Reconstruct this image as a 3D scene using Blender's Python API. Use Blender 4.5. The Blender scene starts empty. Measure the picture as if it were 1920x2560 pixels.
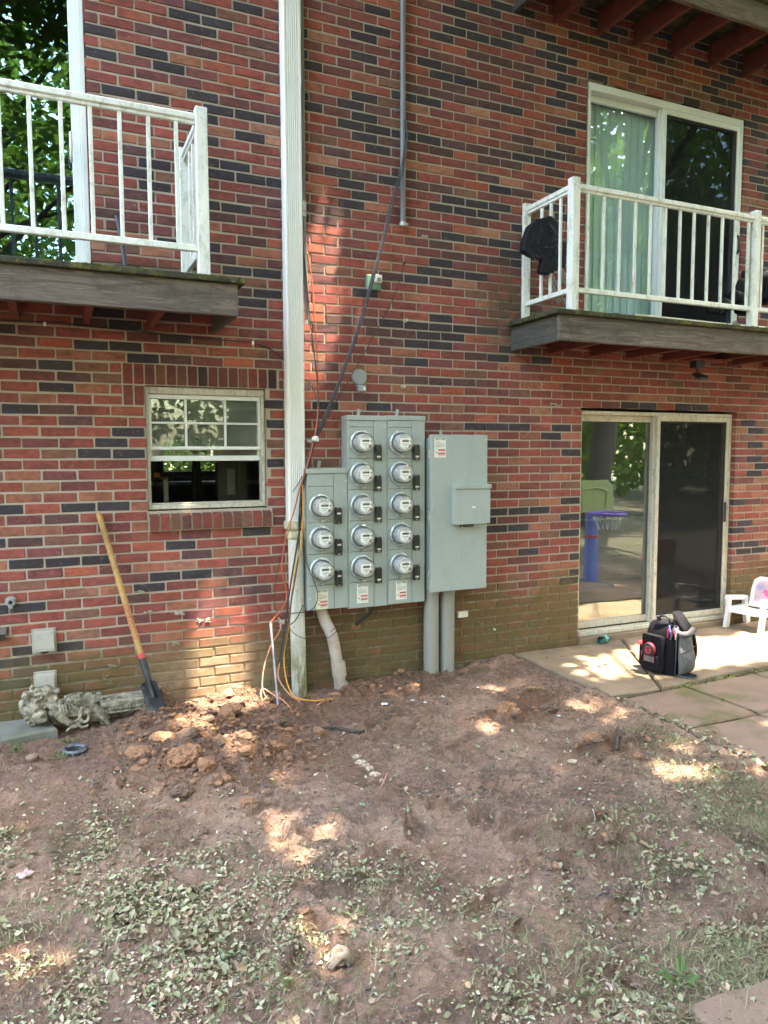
import bpy, math, random
import numpy as np
from mathutils import Vector, Matrix
random.seed(7); RNG = np.random.default_rng(11)
S = bpy.context.scene; COL = S.collection
R = math.radians

# ---------------------------------------------------------------- camera
F_PX, YAW, TILT, ROLL = 1846.79, .4204, .0789, -.0027          # solved from the brick courses (1920 px wide photo)
CAM = Vector((0, -5.015, 1.586))
_f = Vector((math.sin(YAW)*math.cos(TILT), math.cos(YAW)*math.cos(TILT), -math.sin(TILT)))
_r = Vector((math.cos(YAW), -math.sin(YAW), 0)); _u = _r.cross(_f)
_r2 = _r*math.cos(ROLL)+_u*math.sin(ROLL); _u2 = -_r*math.sin(ROLL)+_u*math.cos(ROLL)
cam = bpy.data.cameras.new('camera'); camo = bpy.data.objects.new('camera', cam); COL.objects.link(camo)
camo.matrix_world = Matrix(((_r2.x, _u2.x, -_f.x, CAM.x), (_r2.y, _u2.y, -_f.y, CAM.y), (_r2.z, _u2.z, -_f.z, CAM.z), (0, 0, 0, 1)))
cam.sensor_fit = 'HORIZONTAL'; cam.sensor_width = 36; cam.lens = F_PX/1920*36; cam.clip_start = .02; cam.clip_end = 500
S.camera = camo
def ray(u, v): return _f+_r2*((u-960)/F_PX)+_u2*((1280-v)/F_PX)
def WY(u, v, Y=0.):                                            # photo pixel -> point on the plane y = Y
    d = ray(u, v); return CAM+d*((Y-CAM.y)/d.y)
def WZ(u, v, Z=0.):
    d = ray(u, v); return CAM+d*((Z-CAM.z)/d.z)

# ---------------------------------------------------------------- light
SUN_DIR = Vector((-.24, .19, -1)).normalized()                 # direction the light travels
sun = bpy.data.lights.new('sun', 'SUN'); suno = bpy.data.objects.new('sun', sun); COL.objects.link(suno)
sun.energy = 2.0; sun.angle = R(.53); sun.color = (1, .93, .82)
suno.rotation_euler = SUN_DIR.to_track_quat('-Z', 'Y').to_euler(); suno.location = (2, -2, 20)
world = bpy.data.worlds.new('World'); S.world = world; world.use_nodes = True
wt = world.node_tree; wt.nodes.clear()
_sky = wt.nodes.new('ShaderNodeTexSky'); _sky.sky_type = 'NISHITA'; _sky.sun_disc = False
_sky.sun_elevation = math.asin(-SUN_DIR.z); _sky.sun_rotation = math.atan2(-SUN_DIR.x, -SUN_DIR.y)
_sky.air_density = 1.3; _sky.dust_density = 3.0
_bg = wt.nodes.new('ShaderNodeBackground'); _bg.inputs[1].default_value = .15
_wo = wt.nodes.new('ShaderNodeOutputWorld')
wt.links.new(_sky.outputs[0], _bg.inputs[0]); wt.links.new(_bg.outputs[0], _wo.inputs[0])
S.view_settings.view_transform = 'Standard'; S.view_settings.look = 'None'; S.view_settings.gamma = 1
S.view_settings.exposure = 4.65; S.view_settings.use_white_balance = True; S.view_settings.white_balance_temperature = 7500; S.view_settings.white_balance_tint = 10; S.view_settings.use_curve_mapping = False
S.cycles.max_bounces = 8; S.cycles.diffuse_bounces = 3; S.cycles.glossy_bounces = 4; S.cycles.transparent_max_bounces = 16
S.cycles.caustics_reflective = False; S.cycles.caustics_refractive = False
S.cycles.use_denoising = True; S.cycles.sample_clamp_indirect = 6

# ---------------------------------------------------------------- mesh builder
class B:
    def __init__(s): s.v = []; s.f = []
    def add(s, v, f):
        n = len(s.v); s.v += [tuple(p) for p in v]; s.f += [tuple(i+n for i in q) for q in f]; return s
    def box(s, x0, x1, y0, y1, z0, z1, c=0., jit=0.):
        if c <= 0:
            v = [(x, y, z) for x in (x0, x1) for y in (y0, y1) for z in (z0, z1)]
            return s.add(v, [(0, 1, 3, 2), (4, 6, 7, 5), (0, 4, 5, 1), (2, 3, 7, 6), (0, 2, 6, 4), (1, 5, 7, 3)])
        c = min(c, .45*abs(x1-x0), .45*abs(y1-y0), .45*abs(z1-z0)); X = (x0, x1); Y = (y0, y1); Z = (z0, z1); v = []
        for a in (0, 1):
            for b in (0, 1):
                for d in (0, 1):
                    sx, sy, sz = (c, -c)[a], (c, -c)[b], (c, -c)[d]
                    j = [random.uniform(-jit, jit) for _ in range(3)] if jit else (0, 0, 0)
                    x, y, z = X[a]+j[0], Y[b]+j[1], Z[d]+j[2]
                    v += [(x, y+sy, z+sz), (x+sx, y, z+sz), (x+sx, y+sy, z)]
        k = lambda a, b, d, w: 3*(4*a+2*b+d)+w
        f = []
        for a in (0, 1): f.append((k(a, 0, 0, 0), k(a, 0, 1, 0), k(a, 1, 1, 0), k(a, 1, 0, 0))[::1 if a == 0 else -1])
        for b in (0, 1): f.append((k(0, b, 0, 1), k(1, b, 0, 1), k(1, b, 1, 1), k(0, b, 1, 1))[::1 if b == 0 else -1])
        for d in (0, 1): f.append((k(0, 0, d, 2), k(0, 1, d, 2), k(1, 1, d, 2), k(1, 0, d, 2))[::1 if d == 0 else -1])
        for b in (0, 1):
            for d in (0, 1): f.append((k(0, b, d, 1), k(1, b, d, 1), k(1, b, d, 2), k(0, b, d, 2))[::1 if b != d else -1])
        for a in (0, 1):
            for d in (0, 1): f.append((k(a, 0, d, 0), k(a, 1, d, 0), k(a, 1, d, 2), k(a, 0, d, 2))[::1 if a == d else -1])
        for a in (0, 1):
            for b in (0, 1): f.append((k(a, b, 0, 0), k(a, b, 1, 0), k(a, b, 1, 1), k(a, b, 0, 1))[::1 if a != b else -1])
        for a in (0, 1):
            for b in (0, 1):
                for d in (0, 1): f.append((k(a, b, d, 0), k(a, b, d, 1), k(a, b, d, 2))[::1 if (a+b+d) % 2 else -1])
        return s.add(v, f)
    def tube(s, pts, r, n=10, cap=True, smooth=0):
        P = [Vector(p) for p in pts]; rs = list(r) if hasattr(r, '__len__') else [r]*len(P)
        if smooth: P, rs = catmull(P, rs, smooth)
        T = [(P[min(i+1, len(P)-1)]-P[max(i-1, 0)]).normalized() for i in range(len(P))]
        a = Vector((0, 0, 1)) if abs(T[0].z) < .9 else Vector((1, 0, 0))
        N = (a-T[0]*a.dot(T[0])).normalized(); v = []; f = []
        for i, p in enumerate(P):
            N = N-T[i]*N.dot(T[i]); N = N.normalized() if N.length > 1e-6 else T[i].orthogonal().normalized()
            Bn = T[i].cross(N)
            v += [p+(N*math.cos(2*math.pi*k/n)+Bn*math.sin(2*math.pi*k/n))*rs[i] for k in range(n)]
        for i in range(len(P)-1):
            for k in range(n):
                q = (k+1) % n; f.append((i*n+k, i*n+q, (i+1)*n+q, (i+1)*n+k))
        if cap: f.append(tuple(range(n-1, -1, -1))); f.append(tuple((len(P)-1)*n+k for k in range(n)))
        return s.add(v, f)
    def lathe(s, c, axis, prof, n=24):                        # prof: (radius, distance along axis)
        A = Vector(axis).normalized(); a = A.orthogonal().normalized(); b = A.cross(a); c = Vector(c); v = []; f = []
        for r, h in prof: v += [c+A*h+(a*math.cos(2*math.pi*k/n)+b*math.sin(2*math.pi*k/n))*max(r, 1e-5) for k in range(n)]
        for i in range(len(prof)-1):
            for k in range(n): q = (k+1) % n; f.append((i*n+k, i*n+q, (i+1)*n+q, (i+1)*n+k))
        return s.add(v, f)
    def loft(s, secs, n=28, p=4., cap=True):                   # secs: (z, cx, cy, hx, hy)
        v = []; f = []
        for (z, cx, cy, hx, hy) in secs:
            for k in range(n):
                t = 2*math.pi*k/n; c, d = math.cos(t), math.sin(t)
                v.append((cx+hx*math.copysign(abs(c)**(2/p), c), cy+hy*math.copysign(abs(d)**(2/p), d), z))
        for i in range(len(secs)-1):
            for k in range(n): q = (k+1) % n; f.append((i*n+k, i*n+q, (i+1)*n+q, (i+1)*n+k))
        if cap: f.append(tuple(range(n-1, -1, -1))); f.append(tuple((len(secs)-1)*n+k for k in range(n)))
        return s.add(v, f)
    def blob(s, c, r, sub=2, amp=.15, fr=3., seed=0, rot=None):
        V, Fc = ICO[sub]; r = Vector(r) if hasattr(r, '__len__') else Vector((r, r, r)); v = []
        for p in V:
            k = 1+amp*(math.sin(p[0]*fr*2.1+seed*1.7)+math.sin(p[1]*fr*2.7+seed*2.3)+math.sin(p[2]*fr*2.4+seed*.9)+math.sin((p[0]+p[1]-p[2])*fr*4.3+seed))/3
            if sub > 2: k += amp*.30*(math.sin(p[0]*17+p[2]*9+seed)*math.sin(p[1]*19-p[0]*7)+math.sin(p[2]*31+p[1]*23+seed)*math.sin(p[0]*37)*.7+math.sin(p[1]*53+p[2]*47)*math.sin(p[0]*59+seed)*.5)
            q = Vector((p[0]*r.x*k, p[1]*r.y*k, p[2]*r.z*k))
            if rot: q = rot @ q
            v.append(q+Vector(c))
        return s.add(v, Fc)
    def prism(s, poly, axis, a0, a1):                          # 2-D polygon extruded along an axis: 'x' (y,z), 'y' (x,z), 'z' (x,y)
        m = {'x': lambda p, t: (t, p[0], p[1]), 'y': lambda p, t: (p[0], t, p[1]), 'z': lambda p, t: (p[0], p[1], t)}[axis]
        n = len(poly); v = [m(p, a0) for p in poly]+[m(p, a1) for p in poly]
        f = [tuple(range(n)), tuple(range(2*n-1, n-1, -1))]+[(i, i+n, (i+1) % n+n, (i+1) % n) for i in range(n)]
        return s.add(v, f)
    def xf(s, M, start=0):
        s.v = s.v[:start]+[tuple(M @ Vector(p)) for p in s.v[start:]]; return s
def catmull(P, rs, k):
    out = []; ro = []
    for i in range(len(P)-1):
        p0, p1, p2, p3 = P[max(i-1, 0)], P[i], P[i+1], P[min(i+2, len(P)-1)]
        for j in range(k):
            t = j/k; out.append(.5*((2*p1)+(p2-p0)*t+(2*p0-5*p1+4*p2-p3)*t*t+(3*p1-p0-3*p2+p3)*t**3)); ro.append(rs[i]+(rs[i+1]-rs[i])*t)
    out.append(P[-1]); ro.append(rs[-1]); return out, ro
def _ico(sub):
    t = (1+5**.5)/2
    V = [Vector(p).normalized() for p in [(-1, t, 0), (1, t, 0), (-1, -t, 0), (1, -t, 0), (0, -1, t), (0, 1, t), (0, -1, -t), (0, 1, -t), (t, 0, -1), (t, 0, 1), (-t, 0, -1), (-t, 0, 1)]]
    Fc = [(0, 11, 5), (0, 5, 1), (0, 1, 7), (0, 7, 10), (0, 10, 11), (1, 5, 9), (5, 11, 4), (11, 10, 2), (10, 7, 6), (7, 1, 8), (3, 9, 4), (3, 4, 2), (3, 2, 6), (3, 6, 8), (3, 8, 9), (4, 9, 5), (2, 4, 11), (6, 2, 10), (8, 6, 7), (9, 8, 1)]
    for _ in range(sub):
        mid = {}; nf = []
        def m(a, b):
            k = (min(a, b), max(a, b))
            if k not in mid: V.append(((V[a]+V[b])/2).normalized()); mid[k] = len(V)-1
            return mid[k]
        for a, b, c in Fc:
            x, y, z = m(a, b), m(b, c), m(c, a); nf += [(a, x, z), (b, y, x), (c, z, y), (x, y, z)]
        Fc = nf
    return [tuple(p) for p in V], Fc
ICO = {k: _ico(k) for k in (0, 1, 2, 3)}

WL = {}
def meta(o, label=None, cat=None, group=None, kind=None):
    if label: o['label'] = label
    if cat: o['category'] = cat
    if group: o['group'] = group
    if kind: o['kind'] = kind
    return o
def thing(name, label, cat, loc=(0, 0, 0), rz=0., group=None):
    o = bpy.data.objects.new(name, None); COL.objects.link(o); o.location = loc; o.rotation_euler = (0, 0, rz); o.empty_display_size = .1
    WL[o] = Vector(loc); return meta(o, label, cat, group)
def make_mesh(name, v, f, mat, smooth=False, angle=None):
    me = bpy.data.meshes.new(name); me.from_pydata([tuple(p) for p in v], [], [tuple(q) for q in f]); me.materials.append(mat)
    if smooth: me.polygons.foreach_set('use_smooth', [True]*len(me.polygons))
    me.validate(); me.update(); return me
def put(name, b, mat, parent=None, label=None, cat=None, group=None, kind=None, smooth=False, local=False):
    v = np.array([tuple(p) for p in b.v]); c = (v.min(0)+v.max(0))/2
    if parent is None: c[2] = v[:, 2].min()
    me = make_mesh(name, v-c, b.f, mat, smooth); o = bpy.data.objects.new(name, me); COL.objects.link(o)
    c = Vector(c); WL[o] = c.copy()
    if smooth == 'auto':
        me.set_sharp_from_angle(angle=R(35))
    if parent is not None: o.parent = parent; o.location = c if local else c-WL[parent]
    else: o.location = c
    return meta(o, label, cat, group, kind)
def sub(name, b, mat, parent, smooth=False):                   # a sub-part given in world coordinates
    return put(name, b, mat, parent, smooth=smooth)
def color_attr(me, cols):                                      # one colour per vertex
    a = me.color_attributes.new('Col', 'FLOAT_COLOR', 'POINT'); c = np.ones((len(me.vertices), 4), np.float32); c[:, :3] = cols
    a.data.foreach_set('color', c.ravel())
def text_mesh(txt, size, name='lettering', bold=.0, align='CENTER'):
    cu = bpy.data.curves.new(name, 'FONT'); cu.body = txt; cu.size = size; cu.extrude = .0003; cu.offset = bold; cu.align_x = align; cu.align_y = 'CENTER'
    t = bpy.data.objects.new(name, cu); COL.objects.link(t)
    me = bpy.data.meshes.new_from_object(t.evaluated_get(bpy.context.evaluated_depsgraph_get()))
    b = B(); b.add([tuple(v.co) for v in me.vertices], [tuple(p.vertices) for p in me.polygons])
    bpy.data.objects.remove(t); bpy.data.curves.remove(cu); bpy.data.meshes.remove(me); return b

# ---------------------------------------------------------------- materials
class NT:
    def __init__(s, name):
        s.m = bpy.data.materials.new(name); s.m.use_nodes = True; s.t = s.m.node_tree; s.t.nodes.clear()
        s.out = s.t.nodes.new('ShaderNodeOutputMaterial'); s.geo = s.t.nodes.new('ShaderNodeNewGeometry'); s.tc = s.t.nodes.new('ShaderNodeTexCoord')
        s.pos = s.geo.outputs['Position']; s.obj = s.tc.outputs['Object']
    def L(s, a, sock):
        if hasattr(a, 'is_output'): s.t.links.new(a, sock)
        elif isinstance(a, (tuple, list)): sock.default_value = (*a, 1) if len(a) == 3 and len(sock.default_value) == 4 else a
        else: sock.default_value = a
    def math(s, op, a, b=0., c=None, clamp=False):
        n = s.t.nodes.new('ShaderNodeMath'); n.operation = op; n.use_clamp = clamp; s.L(a, n.inputs[0]); s.L(b, n.inputs[1])
        if c is not None: s.L(c, n.inputs[2])
        return n.outputs[0]
    def mul(s, a, b): return s.math('MULTIPLY', a, b)
    def add(s, a, b): return s.math('ADD', a, b)
    def mapr(s, a, f0, f1, t0=0., t1=1.):
        n = s.t.nodes.new('ShaderNodeMapRange'); n.interpolation_type = 'SMOOTHSTEP'; s.L(a, n.inputs[0])
        for i, x in enumerate((f0, f1, t0, t1)): n.inputs[i+1].default_value = x
        return n.outputs[0]
    def mix(s, f, a, b, mode='MIX'):
        n = s.t.nodes.new('ShaderNodeMix'); n.data_type = 'RGBA'; n.blend_type = mode; s.L(f, n.inputs[0]); s.L(a, n.inputs[6]); s.L(b, n.inputs[7]); return n.outputs[2]
    def noise(s, scale, detail=4., rough=.55, vec=None, dist=0., stretch=None):
        n = s.t.nodes.new('ShaderNodeTexNoise'); v = vec if vec is not None else s.pos
        if stretch:
            m = s.t.nodes.new('ShaderNodeMapping'); m.inputs['Scale'].default_value = stretch; s.t.links.new(v, m.inputs[0]); v = m.outputs[0]
        s.t.links.new(v, n.inputs['Vector']); n.inputs['Scale'].default_value = scale; n.inputs['Detail'].default_value = detail
        n.inputs['Roughness'].default_value = rough; n.inputs['Distortion'].default_value = dist; return n.outputs[0]
    def voro(s, scale, vec=None, feat='F1'):
        n = s.t.nodes.new('ShaderNodeTexVoronoi'); n.feature = feat; s.t.links.new(vec or s.pos, n.inputs['Vector']); n.inputs['Scale'].default_value = scale; return n.outputs['Distance']
    def xyz(s, v=None):
        n = s.t.nodes.new('ShaderNodeSeparateXYZ'); s.t.links.new(v or s.pos, n.inputs[0]); return n.outputs
    def attr(s, name):
        n = s.t.nodes.new('ShaderNodeAttribute'); n.attribute_name = name; return n.outputs['Color']
    def objinfo(s): return s.t.nodes.new('ShaderNodeObjectInfo').outputs
    def bump(s, h, strength=.3, dist=.01, nrm=None):
        n = s.t.nodes.new('ShaderNodeBump'); n.inputs['Strength'].default_value = strength; n.inputs['Distance'].default_value = dist; s.L(h, n.inputs['Height'])
        if nrm is not None: s.t.links.new(nrm, n.inputs['Normal'])
        return n.outputs[0]
    def bsdf(s, col, rough=.6, metal=0., nrm=None, spec=.5, **kw):
        n = s.t.nodes.new('ShaderNodeBsdfPrincipled'); s.L(col, n.inputs['Base Color']); s.L(rough, n.inputs['Roughness']); s.L(metal, n.inputs['Metallic'])
        n.inputs['Specular IOR Level'].default_value = spec
        for k, x in kw.items(): s.L(x, n.inputs[k])
        if nrm is not None: s.t.links.new(nrm, n.inputs['Normal'])
        return n.outputs[0]
    def done(s, sh): s.t.links.new(sh, s.out.inputs[0]); return s.m

def stain(n, z, x, col):
    """algae, damp and soil splash on the lower wall; the splash also paints the sun patch paler"""
    ns = n.noise(2.2, 5, .65); nf = n.noise(14, 4, .6)
    h = n.add(n.mapr(x, .9, 2.6, -.13, .06), n.mul(n.add(ns, n.mul(nf, .35)), .66))   # ragged stain line
    low = n.mapr(n.math('SUBTRACT', h, z), -.14, .16)
    col = n.mix(n.mul(low, n.mapr(nf, .3, .6, .55, .86)), col, n.mix(n.noise(9, 4), (.125, .092, .040), (.085, .085, .030)))
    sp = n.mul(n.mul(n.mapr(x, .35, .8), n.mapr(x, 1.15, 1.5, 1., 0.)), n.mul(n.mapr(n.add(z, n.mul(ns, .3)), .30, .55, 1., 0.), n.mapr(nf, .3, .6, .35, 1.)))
    col = n.mix(n.mul(sp, .75), col, (.33, .235, .155))          # soil splash above the dug heap, tan that also brightens the low sun patch
    d1 = n.mapr(n.math('ABSOLUTE', n.math('SUBTRACT', x, 3.33)), .02, .42, 1., 0.)   # drip stain under the corner of the right balcony
    d2 = n.mul(n.mapr(z, 2.2, 2.6), n.mapr(z, 2.75, 3.15, 1., 0.))
    col = n.mix(n.mul(n.mul(d1, d2), n.mapr(nf, .35, .6, .35, .85)), col, (.075, .065, .042))
    e1 = n.mapr(n.math('ABSOLUTE', n.math('SUBTRACT', x, .52)), .2, .42, 1., 0.)
    e2 = n.mul(n.mapr(z, 2.55, 2.62), n.mapr(z, 2.72, 2.86, 1., 0.))
    return n.mix(n.mul(n.mul(e1, e2), .8), col, (.06, .055, .03))
def brick_mat(name, src):
    n = NT(name); base = n.objinfo()['Color'] if src == 'obj' else n.attr('Col'); p = n.xyz()
    blot = n.noise(5.5, 3, .6, stretch=(1, 1, 2.2)); fine = n.noise(160, 4, .7)
    col = n.mix(n.mapr(blot, .46, .68, 0., .72), base, n.mix(.55, base, (.05, .030, .034)))
    b2 = n.noise(24, 4, .65, stretch=(1, 1, 1.6)); col = n.mix(n.mapr(b2, .42, .70, 0., .55), col, n.mix(.6, col, (.045, .026, .028))); col = n.mix(n.mapr(b2, .30, .46, .38, 0.), col, n.mix(.55, col, (.42, .20, .13)))
    col = n.mix(n.mul(n.mapr(fine, .42, .72), .5), col, n.mix(.5, col, (.03, .02, .02)))
    pits = n.voro(95); col = n.mix(n.mul(n.mapr(pits, .10, .2, 1., 0.), n.mapr(n.noise(22), .55, .68)), col, (.03, .018, .016))
    specks = n.mul(n.mapr(n.voro(30), .05, .11, 1., 0.), n.mapr(n.noise(3.1), .5, .66)); col = n.mix(n.mul(specks, .7), col, (.48, .42, .36))
    smear = n.mul(n.mapr(n.noise(8, 6, .75, dist=.6), .63, .76), n.mapr(n.noise(.9), .36, .56)); col = n.mix(n.mul(smear, .6), col, (.40, .34, .28))
    col = stain(n, p[2], p[0], col)
    h = n.add(n.mul(fine, .5), n.add(n.mul(n.noise(420, 2), .25), n.mul(n.mapr(pits, .08, .2), .35)))
    return n.done(n.bsdf(col, n.mapr(fine, .3, .7, .95, .78), nrm=n.bump(h, .5, .0035), spec=.25))
BRICK_O = brick_mat('brick_clay', 'obj'); BRICK_A = brick_mat('brick_clay_far', 'attr')
def _mortar():
    n = NT('mortar'); p = n.xyz(); a = n.noise(7, 5, .6); g = n.noise(300, 3, .7)
    col = n.mix(a, (.37, .325, .265), (.28, .24, .195)); col = n.mix(n.mul(g, .5), col, (.52, .46, .39))
    return n.done(n.bsdf(stain(n, p[2], p[0], col), .95, nrm=n.bump(n.add(g, n.mul(n.noise(60), .8)), .6, .004), spec=.2))
MORTAR = _mortar()
def simple(name, col, rough=.5, metal=0., bump=0., bs=80., var=0., vs=12., spec=.5, **kw):
    n = NT(name); c = col
    if var: c = n.mix(n.mapr(n.noise(vs, 5, .6), .35, .7), tuple(x*(1-var) for x in col), tuple(min(1, x*(1+var)) for x in col))
    nr = n.bump(n.noise(bs, 4, .6), bump, .004) if bump else None
    r = n.mapr(n.noise(vs*1.7, 4), .3, .7, max(0, rough-.08), min(1, rough+.1)) if var else rough
    return n.done(n.bsdf(c, r, metal, nr, spec, **kw))
def _dirty(name, base, dirt, rough, zs=(18, 18, 2), amt=.5, lo=.52, hi=.75):
    n = NT(name); a = n.noise(6, 6, .7, stretch=zs); b = n.noise(46, 4, .7)
    m = n.mul(n.mapr(n.add(n.mul(a, .7), n.mul(b, .3)), lo, hi), amt)
    return n.done(n.bsdf(n.mix(m, base, dirt), rough, nrm=n.bump(b, .08, .003)))
WHITE_PAINT = _dirty('aged_white_paint', (.70, .73, .70), (.20, .20, .12), .42, (3, 3, 1), .85, .46, .74)
VINYL = _dirty('white_vinyl', (.68, .72, .71), (.30, .31, .29), .35, amt=.5)
ALU_OLD = _dirty('old_aluminium_frame', (.50, .47, .40), (.20, .18, .13), .45, (6, 6, 2), .8, .44, .7)
SPOUT = _dirty('white_downspout', (.74, .75, .73), (.52, .52, .49), .38, (2, 2, .5), .2)
def _pvc():
    n = NT('stained_white_pipe'); z = n.xyz()[2]; rib = n.math('SINE', n.mul(z, 420.)); a = n.noise(9, 5, .7, stretch=(3, 3, .7))
    m = n.mul(n.mapr(z, .42, .0), n.mapr(a, .3, .62)); col = n.mix(m, (.60, .61, .55), (.17, .145, .055)); col = n.mix(n.mul(n.mapr(n.noise(60), .6, .7), .6), col, (.12, .1, .06))
    return n.done(n.bsdf(col, .5, nrm=n.bump(rib, .25, .002)))
PVC_OLD = _pvc()
PVC_ADAPT = _dirty('cream_adapter', (.56, .51, .36), (.25, .22, .13), .5)
PVC_GREY = _dirty('grey_conduit', (.25, .245, .22), (.17, .155, .125), .45, (3, 3, 1), .6)
PVC_MUDDY = _dirty('muddy_pale_conduit', (.40, .345, .30), (.29, .19, .14), .55, (1, 1, 1), .8, .42, .68)
STEEL_PIPE = _dirty('grey_painted_steel', (.15, .155, .17), (.10, .10, .105), .4, (4, 4, 1), .7)
CAB = _dirty('grey_cabinet_enamel', (.315, .36, .34), (.25, .28, .26), .36, (2, 2, 1), .55, .42, .75)
CAB_D = simple('seam_shade_and_latch', (.035, .045, .04), .5)
GALV = simple('galvanised_steel', (.50, .51, .50), .42, .8, var=.2, vs=40)
ALU_RING = simple('meter_ring', (.42, .48, .46), .30, .4, var=.1)
METER_CAN = simple('meter_inner_can', (.50, .51, .53), .28, .25, var=.15, vs=30)
FACE_W = simple('meter_face_white', (.80, .81, .80), .4)
FACE_G = simple('meter_face_grey', (.45, .45, .44), .4)
LCD = simple('meter_display', (.085, .095, .075), .25)
INK = simple('black_print', (.03, .03, .032), .5)
INK_G = simple('grey_print', (.25, .25, .25), .5)
RED_INK = simple('red_print', (.55, .045, .06), .5)
PAPER = simple('label_paper', (.70, .69, .62), .55, var=.05)
PAPER_Y = simple('yellowed_label_paper', (.66, .62, .46), .55, var=.06)
BLACK_PL = simple('black_plastic', (.016, .018, .023), .38, var=.1)
BRASS = simple('brass_seal', (.32, .22, .10), .4, .6)
def _woodmat(name, a, b, rough=.85, axis=(.7, 11, 11), scl=3.):
    n = NT(name); g = n.noise(scl, 6, .65, vec=n.obj, stretch=axis, dist=1.2); k = n.noise(1.6, 3, .5, vec=n.obj, stretch=(1, 2, 2))
    rings = n.math('SINE', n.mul(n.add(g, n.mul(k, .8)), 40.)); col = n.mix(n.mapr(g, .3, .7), a, b); col = n.mix(n.mul(n.mapr(rings, .0, 1.), .65), col, tuple(x*.42 for x in a))
    col = n.mix(n.mul(n.mapr(n.noise(2.5, 5, .7), .5, .72), .6), col, (.035, .036, .024))
    return n.done(n.bsdf(col, rough, nrm=n.bump(n.add(g, n.mul(rings, .12)), .5, .004), spec=.25))
WOOD_GREY = _woodmat('weathered_grey_wood', (.205, .165, .14), (.075, .064, .058))
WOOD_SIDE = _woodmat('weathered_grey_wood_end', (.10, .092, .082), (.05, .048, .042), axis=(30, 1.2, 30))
WOOD_RED = _woodmat('red_stained_wood', (.20, .058, .048), (.11, .034, .030), axis=(30, 1.2, 30))
def _deck():
    n = NT('mossy_deck_edge'); a = n.noise(9, 5, .7); b = n.noise(60, 4, .7)
    col = n.mix(n.mapr(a, .45, .62), (.045, .048, .036), (.10, .095, .035)); col = n.mix(n.mul(n.mapr(b, .55, .68), n.mapr(a, .5, .6)), col, (.22, .19, .05))
    return n.done(n.bsdf(col, .95, nrm=n.bump(n.add(a, b), .9, .01), spec=.15))
DECK = _deck()
def glass_mat(name, tint=(.80, .90, .86), refl=2.0, base=.04, wob=.0006, dust=0., gc=(.93, .97, .96)):
    n = NT(name); f = n.t.nodes.new('ShaderNodeLayerWeight'); f.inputs[0].default_value = .5
    g = n.t.nodes.new('ShaderNodeBsdfGlossy'); g.inputs['Roughness'].default_value = .004; g.inputs['Color'].default_value = (*gc, 1)
    t = n.t.nodes.new('ShaderNodeBsdfTransparent'); t.inputs[0].default_value = (*tint, 1)
    nr = n.bump(n.noise(2.3, 2, .5), .06, wob*20); n.t.links.new(nr, g.inputs['Normal'])
    fac = n.math('ADD', n.mul(n.math('POWER', f.outputs['Facing'], 5.), refl), base, clamp=True)   # Schlick
    m = n.t.nodes.new('ShaderNodeMixShader'); n.t.links.new(fac, m.inputs[0]); n.t.links.new(t.outputs[0], m.inputs[1]); n.t.links.new(g.outputs[0], m.inputs[2])
    if dust:                                                    # grime film on the pane
        d = n.t.nodes.new('ShaderNodeBsdfDiffuse'); d.inputs[0].default_value = (.42, .43, .38, 1); k = n.t.nodes.new('ShaderNodeMixShader')
        n.t.links.new(n.mapr(n.noise(6, 5, .7), .3, .75, dust*.5, dust*1.5), k.inputs[0]); n.t.links.new(m.outputs[0], k.inputs[1]); n.t.links.new(d.outputs[0], k.inputs[2]); m = k
    return n.done(m.outputs[0])
GLASS = glass_mat('window_glass', (.86, .90, .87), 1., .022, dust=.12)
GLASS_UP = glass_mat('green_tinted_glass', (.86, .95, .95), 1., .07)
GLASS_DARK = glass_mat('dark_reflective_glass', (.45, .56, .60), 1., .15, gc=(.62, .90, 1.))
GLASS_DOOR = glass_mat('patio_door_glass', (.62, .70, .66), 1., .23, dust=.03)
METER_GLASS = glass_mat('meter_cover_glass', (.98, .985, .985), .9, .045)
def _screen():
    n = NT('insect_screen'); t = n.t.nodes.new('ShaderNodeBsdfTransparent'); d = n.t.nodes.new('ShaderNodeBsdfDiffuse'); d.inputs[0].default_value = (.022, .023, .026, 1)
    m = n.t.nodes.new('ShaderNodeMixShader'); m.inputs[0].default_value = .5; n.t.links.new(t.outputs[0], m.inputs[1]); n.t.links.new(d.outputs[0], m.inputs[2]); return n.done(m.outputs[0])
SCREEN = _screen()
ROOM = simple('interior_wall_paint', (.30, .28, .25), .8, var=.05); ROOM_F = simple('interior_carpet', (.10, .085, .07), .95)
BLIND = simple('vertical_blind_fabric', (.78, .82, .84), .8)
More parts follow.
